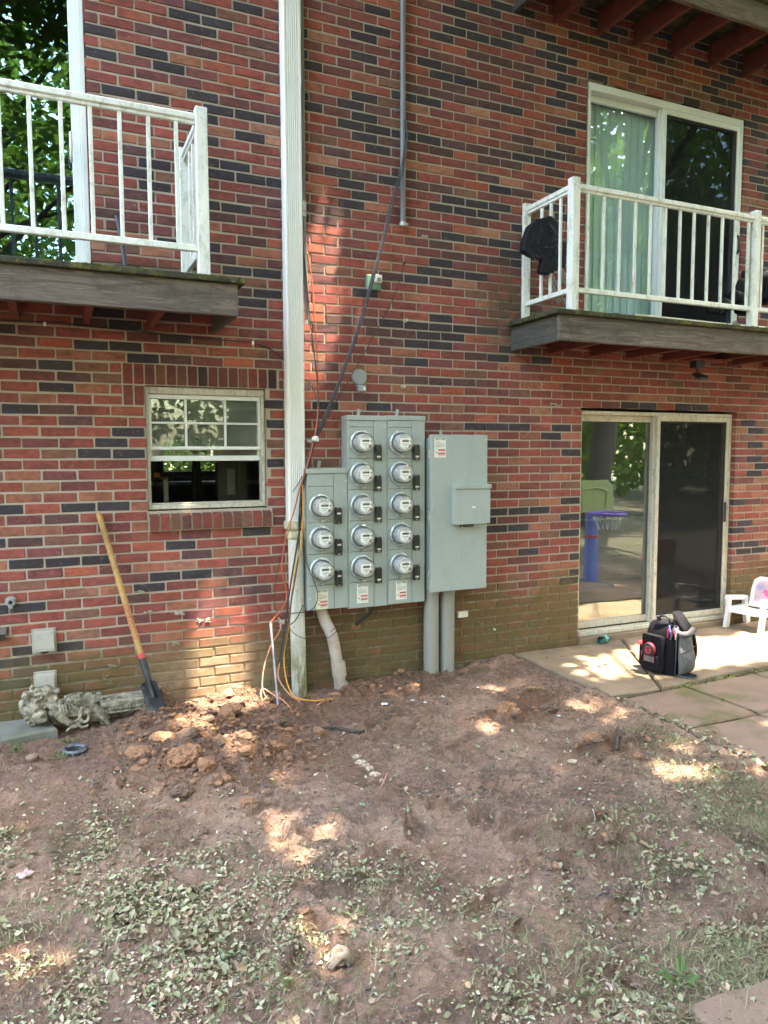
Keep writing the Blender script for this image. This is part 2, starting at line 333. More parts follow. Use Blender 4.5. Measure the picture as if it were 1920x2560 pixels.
def _ground():
    n = NT('muddy_yard_soil'); c = n.attr('Col'); a = n.noise(7, 6, .65); b = n.noise(45, 6, .7); d = n.noise(190, 4, .7)
    r1 = n.math('ABSOLUTE', n.math('SUBTRACT', n.noise(5.5, 6, .68, dist=.7), .5)); r2 = n.math('ABSOLUTE', n.math('SUBTRACT', n.noise(15, 6, .7, dist=.9), .5))
    c = n.mix(n.mul(n.mapr(r1, .0, .075, 1., 0.), n.mapr(n.noise(1.3, 3), .36, .58, .05, .6)), c, (.135, .092, .070)); c = n.mix(n.mul(n.mapr(r2, .0, .05, 1., 0.), .32), c, (.12, .082, .064))
    c = n.mix(n.mapr(a, .32, .7, 0., .4), c, n.mix(1., c, (.66, .60, .57), 'MULTIPLY')); c = n.mix(n.mapr(b, .5, .72, 0., .5), c, n.mix(1., c, (.52, .47, .44), 'MULTIPLY'))
    c = n.mix(n.mapr(d, .56, .74, 0., .35), c, (.40, .31, .25)); c = n.mix(n.mapr(n.noise(2.7, 5, .62, dist=.5), .44, .60, 0., .58), c, n.mix(1., c, (.64, .55, .48), 'MULTIPLY')); hum = n.mul(n.mapr(n.noise(11, 6, .72, dist=.8), .56, .66), n.mapr(n.noise(1.9, 3), .40, .56)); c = n.mix(n.mul(hum, .6), c, (.080, .058, .048)); c = n.mix(n.mul(n.mapr(n.noise(38, 5, .7, dist=.5), .61, .69), .6), c, (.075, .055, .046)); wet = n.mapr(n.noise(2.6, 4), .5, .66)
    h = n.add(n.mul(b, 1.2), n.add(n.mul(d, .5), n.mul(n.noise(18, 4), 1.2)))
    return n.done(n.bsdf(c, n.mapr(wet, 0, 1, .88, .42), nrm=n.bump(h, 1., .045), spec=.45))
SOIL = _ground()
CLOD = (lambda n: n.done(n.bsdf(n.mix(n.noise(30, 4), n.mix(n.noise(4), (.30, .155, .092), (.11, .072, .054)), (.37, .195, .115)), .92, nrm=n.bump(n.add(n.noise(70, 5, .7), n.mul(n.noise(240, 3), .4)), 1., .012), spec=.2)))(NT('dug_red_clay'))
CLOD_D = (lambda n: n.done(n.bsdf(n.mix(n.noise(24, 4), n.mix(n.noise(5), (.15, .095, .07), (.075, .054, .045)), (.19, .115, .08)), .85, nrm=n.bump(n.add(n.noise(70, 5, .7), n.mul(n.noise(240, 3), .4)), 1., .012), spec=.3)))(NT('damp_dark_clay'))
def _conc(name, a, b, moss, amt):
    n = NT(name); g = n.noise(3, 6, .65); s = n.noise(120, 4, .75); t = n.noise(1.4, 4, .6)
    c = n.mix(n.mapr(g, .3, .7), a, b); c = n.mix(n.mapr(s, .5, .68, 0., .6), c, tuple(x*.55 for x in a)); c = n.mix(n.mul(n.mapr(n.voro(26), .06, .12, 1., 0.), n.mapr(g, .45, .6)), c, tuple(x*.35 for x in a))
    c = n.mix(n.mul(n.mapr(n.add(n.mul(t, .6), n.mul(g, .4)), .50, .62), amt), c, moss)
    return n.done(n.bsdf(c, .92, nrm=n.bump(n.add(s, g), .5, .006), spec=.2))
CONC = _conc('weathered_concrete', (.275, .205, .14), (.20, .145, .10), (.12, .088, .058), .7)
CONC2 = _conc('mossy_paving', (.235, .155, .115), (.185, .122, .09), (.10, .10, .035), .85)
STONE = _conc('grey_stone_slab', (.20, .20, .175), (.14, .145, .12), (.09, .10, .06), .4)
STATUE = (lambda n: n.done(n.bsdf(n.mix(n.mapr(n.noise(26, 5, .7), .36, .66), (.14, .125, .09), n.mix(n.noise(6), (.42, .39, .31), (.33, .30, .23))), .9, nrm=n.bump(n.add(n.noise(55, 5, .7, dist=1.5), n.mul(n.noise(17, 3, .6, dist=2.), 1.2)), .7, .012), spec=.2)))(NT('weathered_cast_stone'))
ASH = _woodmat('ash_shovel_handle', (.50, .31, .12), (.38, .22, .08), .45, (30, 30, 1.5))
BLADE = simple('black_shovel_steel', (.05, .055, .065), .45, .5, var=.4, vs=14, bump=.2)
def cable(name, c, r=.45): return simple(name, c, r)
C_BLACK = cable('black_cable', (.018, .018, .02)); C_ORANGE = cable('orange_cable', (.40, .085, .038)); C_YEL = cable('yellow_cable', (.62, .28, .03)); C_GREY = cable('grey_cable', (.045, .047, .055))
C_PALE = cable('dusty_orange_duct', (.45, .19, .12), .6)
PL_WHITE = _dirty('white_chair_plastic', (.74, .73, .74), (.46, .38, .34), .4, amt=.6)
PL_TAN = simple('flood_lamp_face', (.42, .31, .20), .5)
FAB_BLK = simple('black_bag_fabric', (.008, .008, .011), .85, bump=.3, bs=400, var=.25, vs=20, spec=.12)
FAB_TARP = simple('black_vinyl_cover', (.007, .008, .013), .5, bump=.5, bs=20, spec=.22)
FAB_GREY = simple('grey_mesh_fabric', (.105, .10, .105), .85, bump=.5, bs=600, var=.25, vs=16)
PL_RED = simple('red_plastic', (.52, .028, .045), .4); PL_BLUE = simple('blue_plastic', (.10, .14, .42), .45); PL_GREEN = simple('green_plastic', (.34, .40, .14), .45)
PL_PURPLE = simple('purple_plastic', (.16, .07, .45), .4); PL_TEAL = simple('teal_plastic', (.06, .30, .30), .35)
PINK = simple('pink_print', (.62, .12, .30), .5); LILAC = simple('lilac_print', (.34, .32, .52), .5)
GREEN_BOX = _dirty('green_painted_steel', (.11, .235, .165), (.20, .25, .2), .5)
DULL_GREY = _dirty('dull_grey_enamel', (.235, .27, .275), (.17, .19, .19), .45)
VENT_PL = _dirty('weathered_vent_plastic', (.33, .315, .27), (.17, .16, .12), .6, (3, 3, 2), .8)
WHITE_BIT = simple('white_scrap', (.68, .68, .68), .6, var=.1)
def leaf_mat(name, col=None, trans=.35):
    n = NT(name); c = n.attr('Col') if col is None else n.mix(n.noise(.9, 3), tuple(x*.7 for x in col), tuple(x*1.3 for x in col))
    d = n.t.nodes.new('ShaderNodeBsdfDiffuse'); t = n.t.nodes.new('ShaderNodeBsdfTranslucent'); n.L(c, d.inputs[0]); n.L(n.mix(1., c, (1.1, 1.25, .6), 'MULTIPLY'), t.inputs[0])
    m = n.t.nodes.new('ShaderNodeMixShader'); m.inputs[0].default_value = trans; n.t.links.new(d.outputs[0], m.inputs[1]); n.t.links.new(t.outputs[0], m.inputs[2]); return n.done(m.outputs[0])
LEAF = leaf_mat('tree_leaf', (.095, .14, .042), .42); LITTER = leaf_mat('litter_leaf', None, .12); PLANT = leaf_mat('fresh_weed_leaf', (.10, .145, .06), .2)
BARK = (lambda n: n.done(n.bsdf(n.mix(n.noise(12, 5, .7, stretch=(2, 2, .5)), (.10, .08, .06), (.04, .033, .027)), .95, nrm=n.bump(n.noise(20, 5, .7, stretch=(2, 2, .4)), .9, .03))))(NT('tree_bark'))

# ================================================================ BUILDING
H, LB = .0677, .2065                                            # brick course height and length, joints included
bld = thing('apartment_building', 'red and black brick apartment building with white sliding doors and one small window', 'building', (2.5, 1, -.05))
OPEN = [(4.06, 5.865, -.30, 1.962), (4.06, 5.845, 2.56, 4.602), (-1.62, .262, 2.56, 4.602), (.557, 1.356, 1.213, 2.031)]
ZONES = OPEN+[(.42, 1.445, 2.031, 2.167), (.42, .557, 1.897, 2.031), (.557, 1.385, 1.082, 1.213)]
def cells(x0, x1, z0, z1, holes):
    xs = sorted({x0, x1, *[h[i] for h in holes for i in (0, 1)]}); zs = sorted({z0, z1, *[h[i] for h in holes for i in (2, 3)]})
    for a, b in zip(xs, xs[1:]):
        for c, d in zip(zs, zs[1:]):
            if a < x0 or b > x1 or c < z0 or d > z1: continue
            mx, mz = (a+b)/2, (c+d)/2
            if not any(h[0] < mx < h[1] and h[2] < mz < h[3] for h in holes): yield a, b, c, d
bm = B()
for a, b, c, d in cells(-2.4, 7.4, -.3, 6.25, [(a-.007, b+.007, c, d+.007) for a, b, c, d in OPEN[:3]]+[OPEN[3]]): bm.box(a, b, .0055, .16, c, d)
wall = put('wall', bm, MORTAR, bld)

def Z(r, off, pts, t):
    s, (ox, oy) = r, off; return [(ox+x/s, oy+y/s, t) for x, y in pts]
k = 4.1475
DARK = (Z(k, (740, 0), [(850, 115), (100, 340), (840, 320), (700, 380), (1590, 110), (1650, 220), (1590, 310), (1500, 380), (700, 590), (105, 560), (165, 680), (1375, 640), (1510, 770), (700, 1000), (100, 990), (1130, 1000), (1390, 1040), (555, 1080), (170, 1100), (705, 1210), (585, 1280), (855, 1330), (1120, 1390), (1390, 1440), (700, 1410), (850, 1540), (430, 1780), (960, 1870), (580, 1910), (720, 2030), (1590, 2050), (580, 2110), (1510, 2120)], 1)
 + Z(k, (740, 0), [(1580, 680), (850, 735), (1600, 850), (1260, 920), (1510, 960), (825, 1120), (955, 1460), (430, 1580), (1470, 1540), (715, 1820), (1190, 1800), (1250, 1920), (1500, 1940), (200, 2140)], 2)
 + Z(k, (740, 500), [(575, 45), (1510, 70), (1590, 380), (1510, 655), (1400, 735), (1590, 755), (1235, 815), (715, 975), (1510, 1230), (985, 1300), (1255, 1310), (1505, 1325), (1360, 1430), (1580, 1430), (1250, 1510), (1490, 1520), (1250, 1700), (350, 2130), (880, 2140)], 1)
 + Z(k, (740, 500), [(190, 90), (430, 120), (130, 190), (300, 205), (1500, 465), (1580, 560), (975, 780), (1480, 840), (220, 710), (850, 1390), (1110, 1405), (1010, 1495), (300, 1350), (500, 1260), (760, 1280), (350, 1750), (1240, 1890), (1500, 1890), (100, 1950), (720, 2060)], 2)
 + Z(k, (1100, 0), [(490, 140), (250, 250), (145, 310), (390, 380), (60, 390), (640, 455), (730, 385), (870, 310), (1100, 380), (1410, 380), (1180, 510), (1095, 560), (1310, 630), (1200, 690), (1310, 800), (1550, 790), (270, 840), (740, 1140), (1200, 880), (1310, 990), (1200, 1040), (60, 980), (1410, 1290), (1310, 1350), (865, 1620), (1090, 1660), (1200, 1600), (1200, 1950), (630, 1950), (140, 2060), (385, 2110), (620, 2150)], 1)
 + Z(k, (1100, 0), [(390, 580), (640, 645), (150, 130), (980, 820), (865, 690), (60, 790), (510, 900), (860, 860), (130, 900), (270, 1020), (510, 1080), (870, 1450), (150, 1470), (390, 1520), (640, 1580), (970, 1560), (1310, 1520), (1400, 1640), (480, 1640), (720, 1690), (1180, 1770), (510, 1830), (60, 1950), (860, 1990)], 2)
 + Z(k, (1100, 500), [(60, 70), (270, 110), (510, 150), (790, 280), (1180, 70), (1220, 170), (155, 390), (630, 440), (725, 545), (785, 645), (60, 665), (150, 765), (390, 790), (60, 1235), (60, 1335), (250, 1350), (480, 1365), (110, 1435), (50, 1525), (650, 1550), (590, 1650), (1030, 1660)], 1)
 + Z(k, (1100, 500), [(385, 225), (400, 415), (130, 570), (380, 600), (620, 630), (890, 1570), (400, 1640), (240, 1910)], 2)
 + Z(5.53, (1200, 1000), [(40, 395), (245, 400), (540, 400), (1130, 400), (985, 515), (240, 630), (1265, 740), (1245, 1400), (245, 1550), (540, 1545), (820, 1520), (160, 1660), (1240, 1610), (235, 1765), (530, 1755), (1240, 1830), (660, 2080)], 1)
 + Z(5.53, (1200, 1340), [(665, 205), (1310, 270), (1310, 490), (1240, 605)], 1)
 + Z(k, (0, 800), [(70, 100), (960, 260), (1320, 280), (1480, 400), (650, 490), (680, 710), (215, 935), (1340, 1180), (1175, 1290), (980, 1400), (1345, 1400), (130, 1980), (840, 1955), (1195, 1945), (1350, 60)], 1)
 + Z(k, (0, 800), [(260, 465), (810, 600), (600, 940), (810, 1055), (660, 2075)], 2)
 + Z(k, (0, 1280), [(50, 340), (290, 555), (660, 520), (1010, 505), (1620, 680), (1540, 790), (70, 1020), (335, 995), (740, 1410), (250, 1470), (60, 1590), (60, 1830)], 1)
 + Z(k, (0, 1280), [(300, 320), (1400, 900), (180, 1590), (240, 1700), (600, 80)], 2)
 + Z(2.183, (0, 0), [(1005, 90), (1180, 130), (1110, 50), (1350, 50), (550, 175), (1105, 180), (550, 295), (825, 290), (920, 375), (655, 495), (845, 535), (1110, 520), (1205, 605), (1370, 635), (1160, 650), (1375, 750), (1165, 790), (1175, 890), (1290, 915), (1215, 960), (1370, 980), (1500, 990), (850, 900), (745, 940), (850, 1020), (1190, 1110), (1300, 1140), (900, 1330), (1170, 1350), (1300, 1480), (1440, 1500), (1460, 1610), (1380, 1650), (590, 1700), (720, 1785), (940, 1860), (500, 1870)], 1)
 + Z(2.183, (0, 0), [(825, 165), (1450, 240), (1110, 290), (1500, 650), (740, 830), (570, 1170), (1510, 1110), (1220, 1205), (745, 1070), (1370, 1320), (1240, 1440), (1340, 1600), (930, 1725), (560, 1760)], 2)
 + Z(2.183, (0, 850), [(505, 30), (700, 40), (950, 10), (780, 100), (1450, 1040), (1015, 1130), (1510, 360), (1510, 470), (1510, 675)], 1) + Z(2.183, (0, 850), [(965, 110), (1085, 1170)], 2)
 + Z(2.074, (0, 1350), [(960, 25), (1035, 75), (865, 190), (1030, 180), (790, 245)], 1) + Z(2.074, (0, 1350), [(1190, 160), (1275, 205), (1340, 250)], 2)
 + Z(2.44, (1240, 950), [(835, 155), (935, 155), (1145, 165), (1250, 170), (1600, 395), (1600, 480), (1545, 565), (1640, 525), (1510, 740), (1540, 860), (1490, 910), (1480, 995), (1590, 995), (1540, 1040), (1630, 1030), (1500, 250), (1600, 305)], 1)
 + Z(2.37, (1220, 0), [(1380, 505), (1310, 520), (1430, 600), (1350, 580), (1650, 790), (1605, 1010), (1600, 1100), (1640, 1170)], 1))
DK = {}
for u, v, t in DARK:
    p = WY(u, v); c = round((4.84-p.z)/H); DK.setdefault(c, []).append((p.x, t))
def px(x, y, z):
    q = Vector((x, y, z))-CAM; d = q.dot(_f); return 960+F_PX*q.dot(_r2)/d, 1280-F_PX*q.dot(_u2)/d, d
PAL = [((.245, .066, .052), 5), ((.21, .060, .051), 4), ((.155, .054, .053), 2.8), ((.275, .108, .070), 1.6), ((.28, .078, .052), 1.5), ((.18, .086, .064), 1.), ((.31, .14, .095), .5)]
def brick_col(x0, x1, c, z):
    for x, t in DK.get(c, []):
        if x0-.005 < x < x1+.005: q = (.036, .034, .042) if t == 1 else (.088, .045, .045); break
    else:
        if z > 2.7 and x0 > 4.0 and random.random() < .2 or z > 4.9 and random.random() < .2: q = (.036, .034, .042)
        else:
            w = [a[1]*(1.8 if i in (2,) and z > 3 else 1) for i, a in enumerate(PAL)]; q = random.choices([a[0] for a in PAL], w)[0]
    j = random.uniform(.84, 1.16)*(1.14 if q[0] > .1 else 1.15); return tuple(a*j*random.uniform(.95, 1.05)*k3 for a, k3 in zip(q, (1.04, 1.03, 1.02)))
bricks = []
for c in range(-20, 74):
    zc = 4.84-c*H; par = (c % 2) ^ (1 if c >= 34 else 0); x = 2.72-26*LB+(LB/2 if par else 0)
    while x < 7.5:
        segs = [(x+.0053+random.uniform(-.002, .002), x+LB-.0053+random.uniform(-.002, .002))]
        for (a, b, z0, z1) in ZONES:
            if z0-.02 < zc < z1+.02:
                ns = []
                for s0, s1 in segs:
                    if s1 <= a or s0 >= b: ns.append((s0, s1)); continue
                    if s0 < a-.02: ns.append((s0, a-.0004 if (a, b, z0, z1) in OPEN else a-.005))
                    if s1 > b+.02: ns.append((b+.0004 if (a, b, z0, z1) in OPEN else b+.005, s1))
                segs = ns
        for s0, s1 in segs:
            if s1-s0 > .02 and s1 > -2.35 and s0 < 7.35: bricks.append((max(s0, -2.35), min(s1, 7.35), zc, c))
        x += LB
def score(b):
    mx = (b[0]+b[1])/2; u, v, d = px(mx, 0, b[2])
    if not (10 < u < 1910 and 8 < v < 2552): return 0
    if 1.62 < mx < 3.02 and .52 < b[2] < 1.66 or 1.42 < mx < 1.6 and b[2] > .0 or b[2] < -.06: return 0
    if mx < .95 and 2.33 < b[2] < 2.62: return 0
    return (b[1]-b[0])/d**2
bricks.sort(key=score, reverse=True)
UB = []
for i in range(6):
    q = B(); q.box(-.5, .5, 0, .10, -.0285, .0285)
    q = B(); q.box(-.0975, .0975, 0, .10, -.0278, .0278, .0036, .0019); UB.append(make_mesh('brick', q.v, q.f, BRICK_O))
NBR = 300
for i, (a, b, zc, c) in enumerate(bricks[:NBR]):
    o = bpy.data.objects.new('brick', UB[i % 6]); COL.objects.link(o); o.parent = wall
    o.location = Vector(((a+b)/2, random.uniform(-.0012, .0018), zc+random.uniform(-.0012, .0012)))-WL[wall]
    o.scale = ((b-a)/.195, 1, random.uniform(.985, 1.015)); o.rotation_euler = (random.uniform(-.006, .006), random.uniform(-.007, .007), 0)
    o.color = (*brick_col(a, b, c, zc), 1)
tq = B(); tq.box(-.5, .5, 0, .10, -.0277, .0277, .003); T0 = np.array(tq.v); nb = len(T0)
VV = []; FF = []; CC = []
for i, (a, b, zc, c) in enumerate(bricks[NBR:]):
    v = T0.copy(); w = b-a; xx = v[:, 0]; xx = np.where(np.abs(xx) > .499, xx*w, np.sign(xx)*(w/2-.003)); v[:, 0] = xx+(a+b)/2
    v += RNG.uniform(-.0019, .0019, v.shape); v[:, 2] += zc+RNG.uniform(-.0012, .0012); v[:, 1] += RNG.uniform(-.0012, .0018)
    th = RNG.uniform(-.007, .007); v[:, 2] += th*(v[:, 0]-(a+b)/2)
    VV.append(v); FF += [tuple(k2+i*nb for k2 in f) for f in tq.f]; CC += [brick_col(a, b, c, zc)]*nb
VV = np.concatenate(VV); cen = Vector(((VV[:, 0].min()+VV[:, 0].max())/2, .05, 2.5))
me = make_mesh('brickwork', VV-np.array(cen), FF, BRICK_A); color_attr(me, np.array(CC)); o = bpy.data.objects.new('brickwork', me); COL.objects.link(o); o.parent = wall; o.location = cen-WL[wall]; o['kind'] = 'stuff'
def one_brick(b, col, label=None):
    o = put('brick', b, BRICK_O, wall); o.color = (*col, 1); return o
x = .426
while x < 1.44:                                                 # soldier course over the window
    q = B(); q.box(x, min(x+.0575, 1.441), random.uniform(-.002, .001), .10, 2.036, 2.163, .003, .001)
    u = px(x+.03, 0, 2.1)[0]
    one_brick(q, (.05, .03, .032) if abs(u-506) < 14 or abs(u-683) < 9 else random.choice([(.22, .052, .042), (.15, .046, .04), (.19, .075, .05)])); x += .0677
for x in (.426, .4935): q = B(); q.box(x, x+.0575, 0, .10, 1.902, 2.026, .003, .001); one_brick(q, (.2, .055, .045))
x = .562
while x < 1.36:                                                 # sloped rowlock sill
    q = B(); q.prism([(-.035, 1.09), (.06, 1.09), (.06, 1.218), (-.035, 1.178)], 'x', x, x+.0575+random.uniform(-.001, .001))
    one_brick(q, random.choice([(.19, .06, .05), (.23, .058, .045), (.17, .08, .055), (.15, .06, .045)])); x += .0685
sm = B(); sm.prism([(-.028, 1.086), (.06, 1.086), (.06, 1.212), (-.028, 1.172)], 'x', .559, 1.384); sub('sill_mortar', sm, MORTAR, wall)
fs = B(); fs.prism([(-.012, -.30), (.05, -.30), (.05, -.085), (.0, -.085)], 'x', -2.4, 4.06); sub('foundation_ledge', fs, MORTAR, wall)
rm = B(); rm.box(-2.4, 7.4, .16, 9., 6.15, 6.25); put('light_stop_slab', rm, MORTAR, bld)  # unseen slab added over the building top to stop light leaking in
def smear(pts, n):                                              # mortar droppings stuck on the bricks
    b = B()
    for (u, v, w, h) in pts:
        for i in range(n):
            p = WY(u+random.uniform(-w, w), v+random.uniform(-h, h)); b.blob((p.x, -.001, p.z), (random.uniform(.004, .014), random.uniform(.003, .008), random.uniform(.003, .008)), 1, .3, 3, i)
    return b
md = put('mortar_droppings', smear([(350, 1480, 10, 3), (400, 1530, 40, 4), (450, 1533, 12, 4), (505, 1552, 18, 5), (440, 1610, 8, 4), (285, 1668, 14, 6), (270, 1700, 10, 12), (1320, 1572, 30, 6), (1270, 1595, 40, 6), (1390, 1012, 14, 4), (1210, 1560, 20, 6), (1060, 592, 8, 4)], 14), MORTAR, wall, kind='stuff')

def room(x0, x1, y0, y1, z0, z1, hole=None):
    b = B(); t = .06
    b.box(x0-t, x0, y0, y1, z0, z1); b.box(x1, x1+t, y0, y1, z0, z1); b.box(x0-t, x1+t, y0, y1, z1, z1+t)
    for a, c, d, e in cells(x0-t, x1+t, z0, z1, [hole] if hole else []): b.box(a, c, y1, y1+t, d, e)
    put('interior_wall', b, ROOM, bld); f = B(); f.box(x0-t, x1+t, y0, y1, z0-t, z0); put('interior_floor', f, ROOM_F, bld)
room(-1.9, 3.3, .165, 4.6, -.1, 2.33, (1.25, 2.0, 1.36, 1.78)); room(3.6, 7.2, .165, 3.6, -.06, 2.33)
room(3.6, 7.2, .165, 3.6, 2.56, 4.9); room(-1.9, 1.2, .165, 3.6, 2.56, 4.9)

# ---- the small window (sash raised, lower half open)
def bar(x0, x1, y0, y1, z0, z1, c=.003): b = B(); b.box(x0, x1, y0, y1, z0, z1, c); return b
wx0, wx1, wz0, wz1 = .562, 1.351, 1.222, 2.026
b = B(); b.box(wx0, wx0+.022, .035, .12, wz0, wz1, .003); b.box(wx1-.022, wx1, .035, .12, wz0, wz1, .003); b.box(wx0+.022, wx1-.022, .035, .12, wz1-.045, wz1, .003); b.box(wx0+.022, wx1-.022, .03, .12, wz0, wz0+.03, .003); b.box(wx0+.022, wx1-.022, .05, .11, wz0+.03, wz0+.04, .003)
win = put('window', b, ALU_OLD, bld)
zr = 1.615
b = B(); b.box(wx0+.023, wx1-.023, .06, .085, wz1-.075, wz1-.046, .003); b.box(wx0+.023, wx1-.023, .055, .085, zr, zr+.022, .003)
for q in (wx0+.023, wx1-.038): b.box(q, q+.015, .06, .085, zr+.022, wz1-.075, .002)
sub('upper_sash', b, VINYL, win)
zm = 1.793
for i, xm in enumerate((.822, 1.085)): sub('muntin', bar(xm-.008, xm+.008, .066, .076, zr+.023, wz1-.076, .002), VINYL, win)
for a, c in ((wx0+.039, .813), (.831, 1.076), (1.094, wx1-.039)): sub('muntin', bar(a, c, .066, .076, zm-.007, zm+.007, .002), VINYL, win)
sub('pane', bar(wx0+.036, wx1-.036, .0785, .081, zr+.018, wz1-.072, 0), GLASS, win)
b = B(); b.box(wx0+.023, wx1-.023, .088, .112, 1.54, 1.575, .003)
for q in (wx0+.023, wx1-.040): b.box(q, q+.017, .088, .112, 1.575, wz1-.05, .002)
sub('lower_sash', b, VINYL, win); sub('pane', bar(wx0+.038, wx1-.038, .099, .1015, 1.572, wz1-.05, 0), GLASS, win)

b = B()
for i in range(5): b.box(wx0+.03, wx1-.03, .135, .155, 1.895+i*.011, 1.902+i*.011, .001)
b.box(wx0+.028, wx1-.028, .13, .158, 1.952, 1.975, .002)
sub('gathered_blind', b, simple('greenish_blind', (.42, .45, .38), .6), win)
# ---- sliding glass doors
def sliding_door(x0, x1, z0, z1, yf, frame, g1, g2, fw, mid, head=.03, low=False, screen=True):
    b = B(); b.box(x0, x0+fw, yf, yf+.1, z0, z1, .003); b.box(x1-fw, x1, yf, yf+.1, z0, z1, .003); b.box(x0+fw, x1-fw, yf, yf+.1, z1-head, z1, .003); b.box(x0+fw, x1-fw, yf-.01, yf+.1, z0, z0+.035, .003)
    b.box(x0+fw, x1-fw, yf+.02, yf+.028, z0+.035, z0+.05)
    d = put('sliding_door', b, frame, bld); a0, a1, c0, c1 = x0+fw, x1-fw, z0+.05, z1-head
    s = .045
    def panel(nm, p0, p1, y, w0, w1, t, bt):
        q = B(); q.box(p0, p0+w0, y, y+.03, c0, c1, .003); q.box(p1-w1, p1, y, y+.03, c0, c1, .003); q.box(p0+w0, p1-w1, y, y+.03, c1-t, c1, .003); q.box(p0+w0, p1-w1, y, y+.03, c0, c0+bt, .003); return sub(nm, q, frame, d)
    panel('fixed_panel', a0+.001, mid+.02, yf+.062, .03 if not low else .035, s, .055, .06)
    sub('pane', bar(a0+.02, mid-.01, yf+.076, yf+.08, c0+.05, c1-.05, 0), g1, d)
    panel('sliding_panel', mid-.03, a1-.001, yf+.031, s, .05, .055, .06)
    sub('pane', bar(mid+.005, a1-.04, yf+.045, yf+.049, c0+.05, c1-.05, 0), g2, d)
    if not screen: return d, c0, c1
    panel('screen_frame', mid-.012, a1-.002, yf+.002, .038, .032, .045, .05)
    sub('screen', bar(mid+.022, a1-.03, yf+.013, yf+.0145, c0+.046, c1-.04, 0), SCREEN, d)
    return d, c0, c1
dl, c0, c1 = sliding_door(4.075, 5.862, .0, 1.945, .045, ALU_OLD, GLASS_DOOR, GLASS_DOOR, .028, 4.955, low=True)
b = B(); b.tube([(4.13, .16, 1.0), (4.92, .16, 1.0)], .009, 8); b.tube([(4.68, .16, 1.0), (4.92, .16, 1.0)], .012, 8); sub('security_bar', b, WHITE_PAINT, dl, True)
b = B(); b.box(5.785, 5.81, .03, .046, .93, 1.12, .005); sub('handle', b, BLACK_PL, dl)
b = B(); b.box(5.05, 5.09, .036, .046, 1.98, 2.0)
b = B(); b.box(4.062, 5.863, -.02, .16, -.30, -.002, .004); sub('threshold', b, CONC, dl)
du, c0, c1 = sliding_door(4.075, 5.842, 2.615, 4.595, .012, VINYL, GLASS_UP, GLASS_DARK, .035, 4.90, head=.06)
b = B(); b.tube([(5.775, -.01, 3.40), (5.775, -.035, 3.43), (5.775, -.035, 3.53), (5.775, -.01, 3.56)], .012, 8, smooth=4); b.box(5.76, 5.79, .0, .014, 3.37, 3.59, .004); sub('handle', b, BLACK_PL, du, True)
for i in range(13): sub('blind_slat', (lambda q: q.xf(Matrix.Translation((4.15+i*.078, .152, 0)) @ Matrix.Rotation(R(7+random.uniform(-3, 3)), 4, 'Z')))(B().box(-.043, .043, -.001, .001, 2.66, 4.50)), BLIND, du)
dL, c0, c1 = sliding_door(-1.6, .26, 2.615, 4.595, .012, VINYL, GLASS_DARK, GLASS_DARK, .035, -.72, head=.06, screen=False)
b = B(); b.tube([(.168, -.0, 3.36), (.165, -.045, 3.39), (.165, -.045, 3.50), (.168, -.0, 3.53)], .009, 8, smooth=4); sub('handle', b, WHITE_PAINT, dL, True)

# ================================================================ BALCONIES
def railing_bits(parent, xs, wallpost, posts, x0, x1, ends):
    """front rail from x0 to x1 at y=-.6, balusters at xs, side rails at ends"""
    r = put('railing', B().box(x0, x1, -.622, -.578, 3.470, 3.508, .006).box(x0+.001, x1-.001, -.612, -.588, 3.450, 3.472, .004), WHITE_PAINT, parent)
    sub('bottom_rail', B().box(x0, x1, -.615, -.585, 2.745, 2.782, .004), WHITE_PAINT, r)
    for x in xs: sub('baluster', bar(x-.011, x+.011, -.609, -.591, 2.780, 3.452, .002), WHITE_PAINT, r)
    for x in posts:
        sub('post', bar(x-.033, x+.033, -.633, -.567, 2.616, 3.545, .004), WHITE_PAINT, r)
        b = B()
        for zz in (3.40, 2.75): b.box(x-.025, x+.025, -.5665, -.563, zz-.03, zz+.03); 
        sub('bracket', b, WHITE_PAINT, r)
    for x, sgn in ends:
        sub('side_rail', B().box(x-.022, x+.022, -.566, -.036, 3.470, 3.508, .006).box(x-.012, x+.012, -.566, -.036, 3.450, 3.4705, .003), WHITE_PAINT, r)
        sub('side_rail', B().box(x-.015, x+.015, -.566, -.036, 2.745, 2.782, .004), WHITE_PAINT, r)
        for y in (-.45, -.335, -.22): sub('baluster', bar(x-.009, x+.009, y-.011, y+.011, 2.783, 3.449, .002), WHITE_PAINT, r)
        sub('post', bar(x-.033, x+.033, -.035, -.003, 2.616, 3.54, .004), WHITE_PAINT, r)
    return r
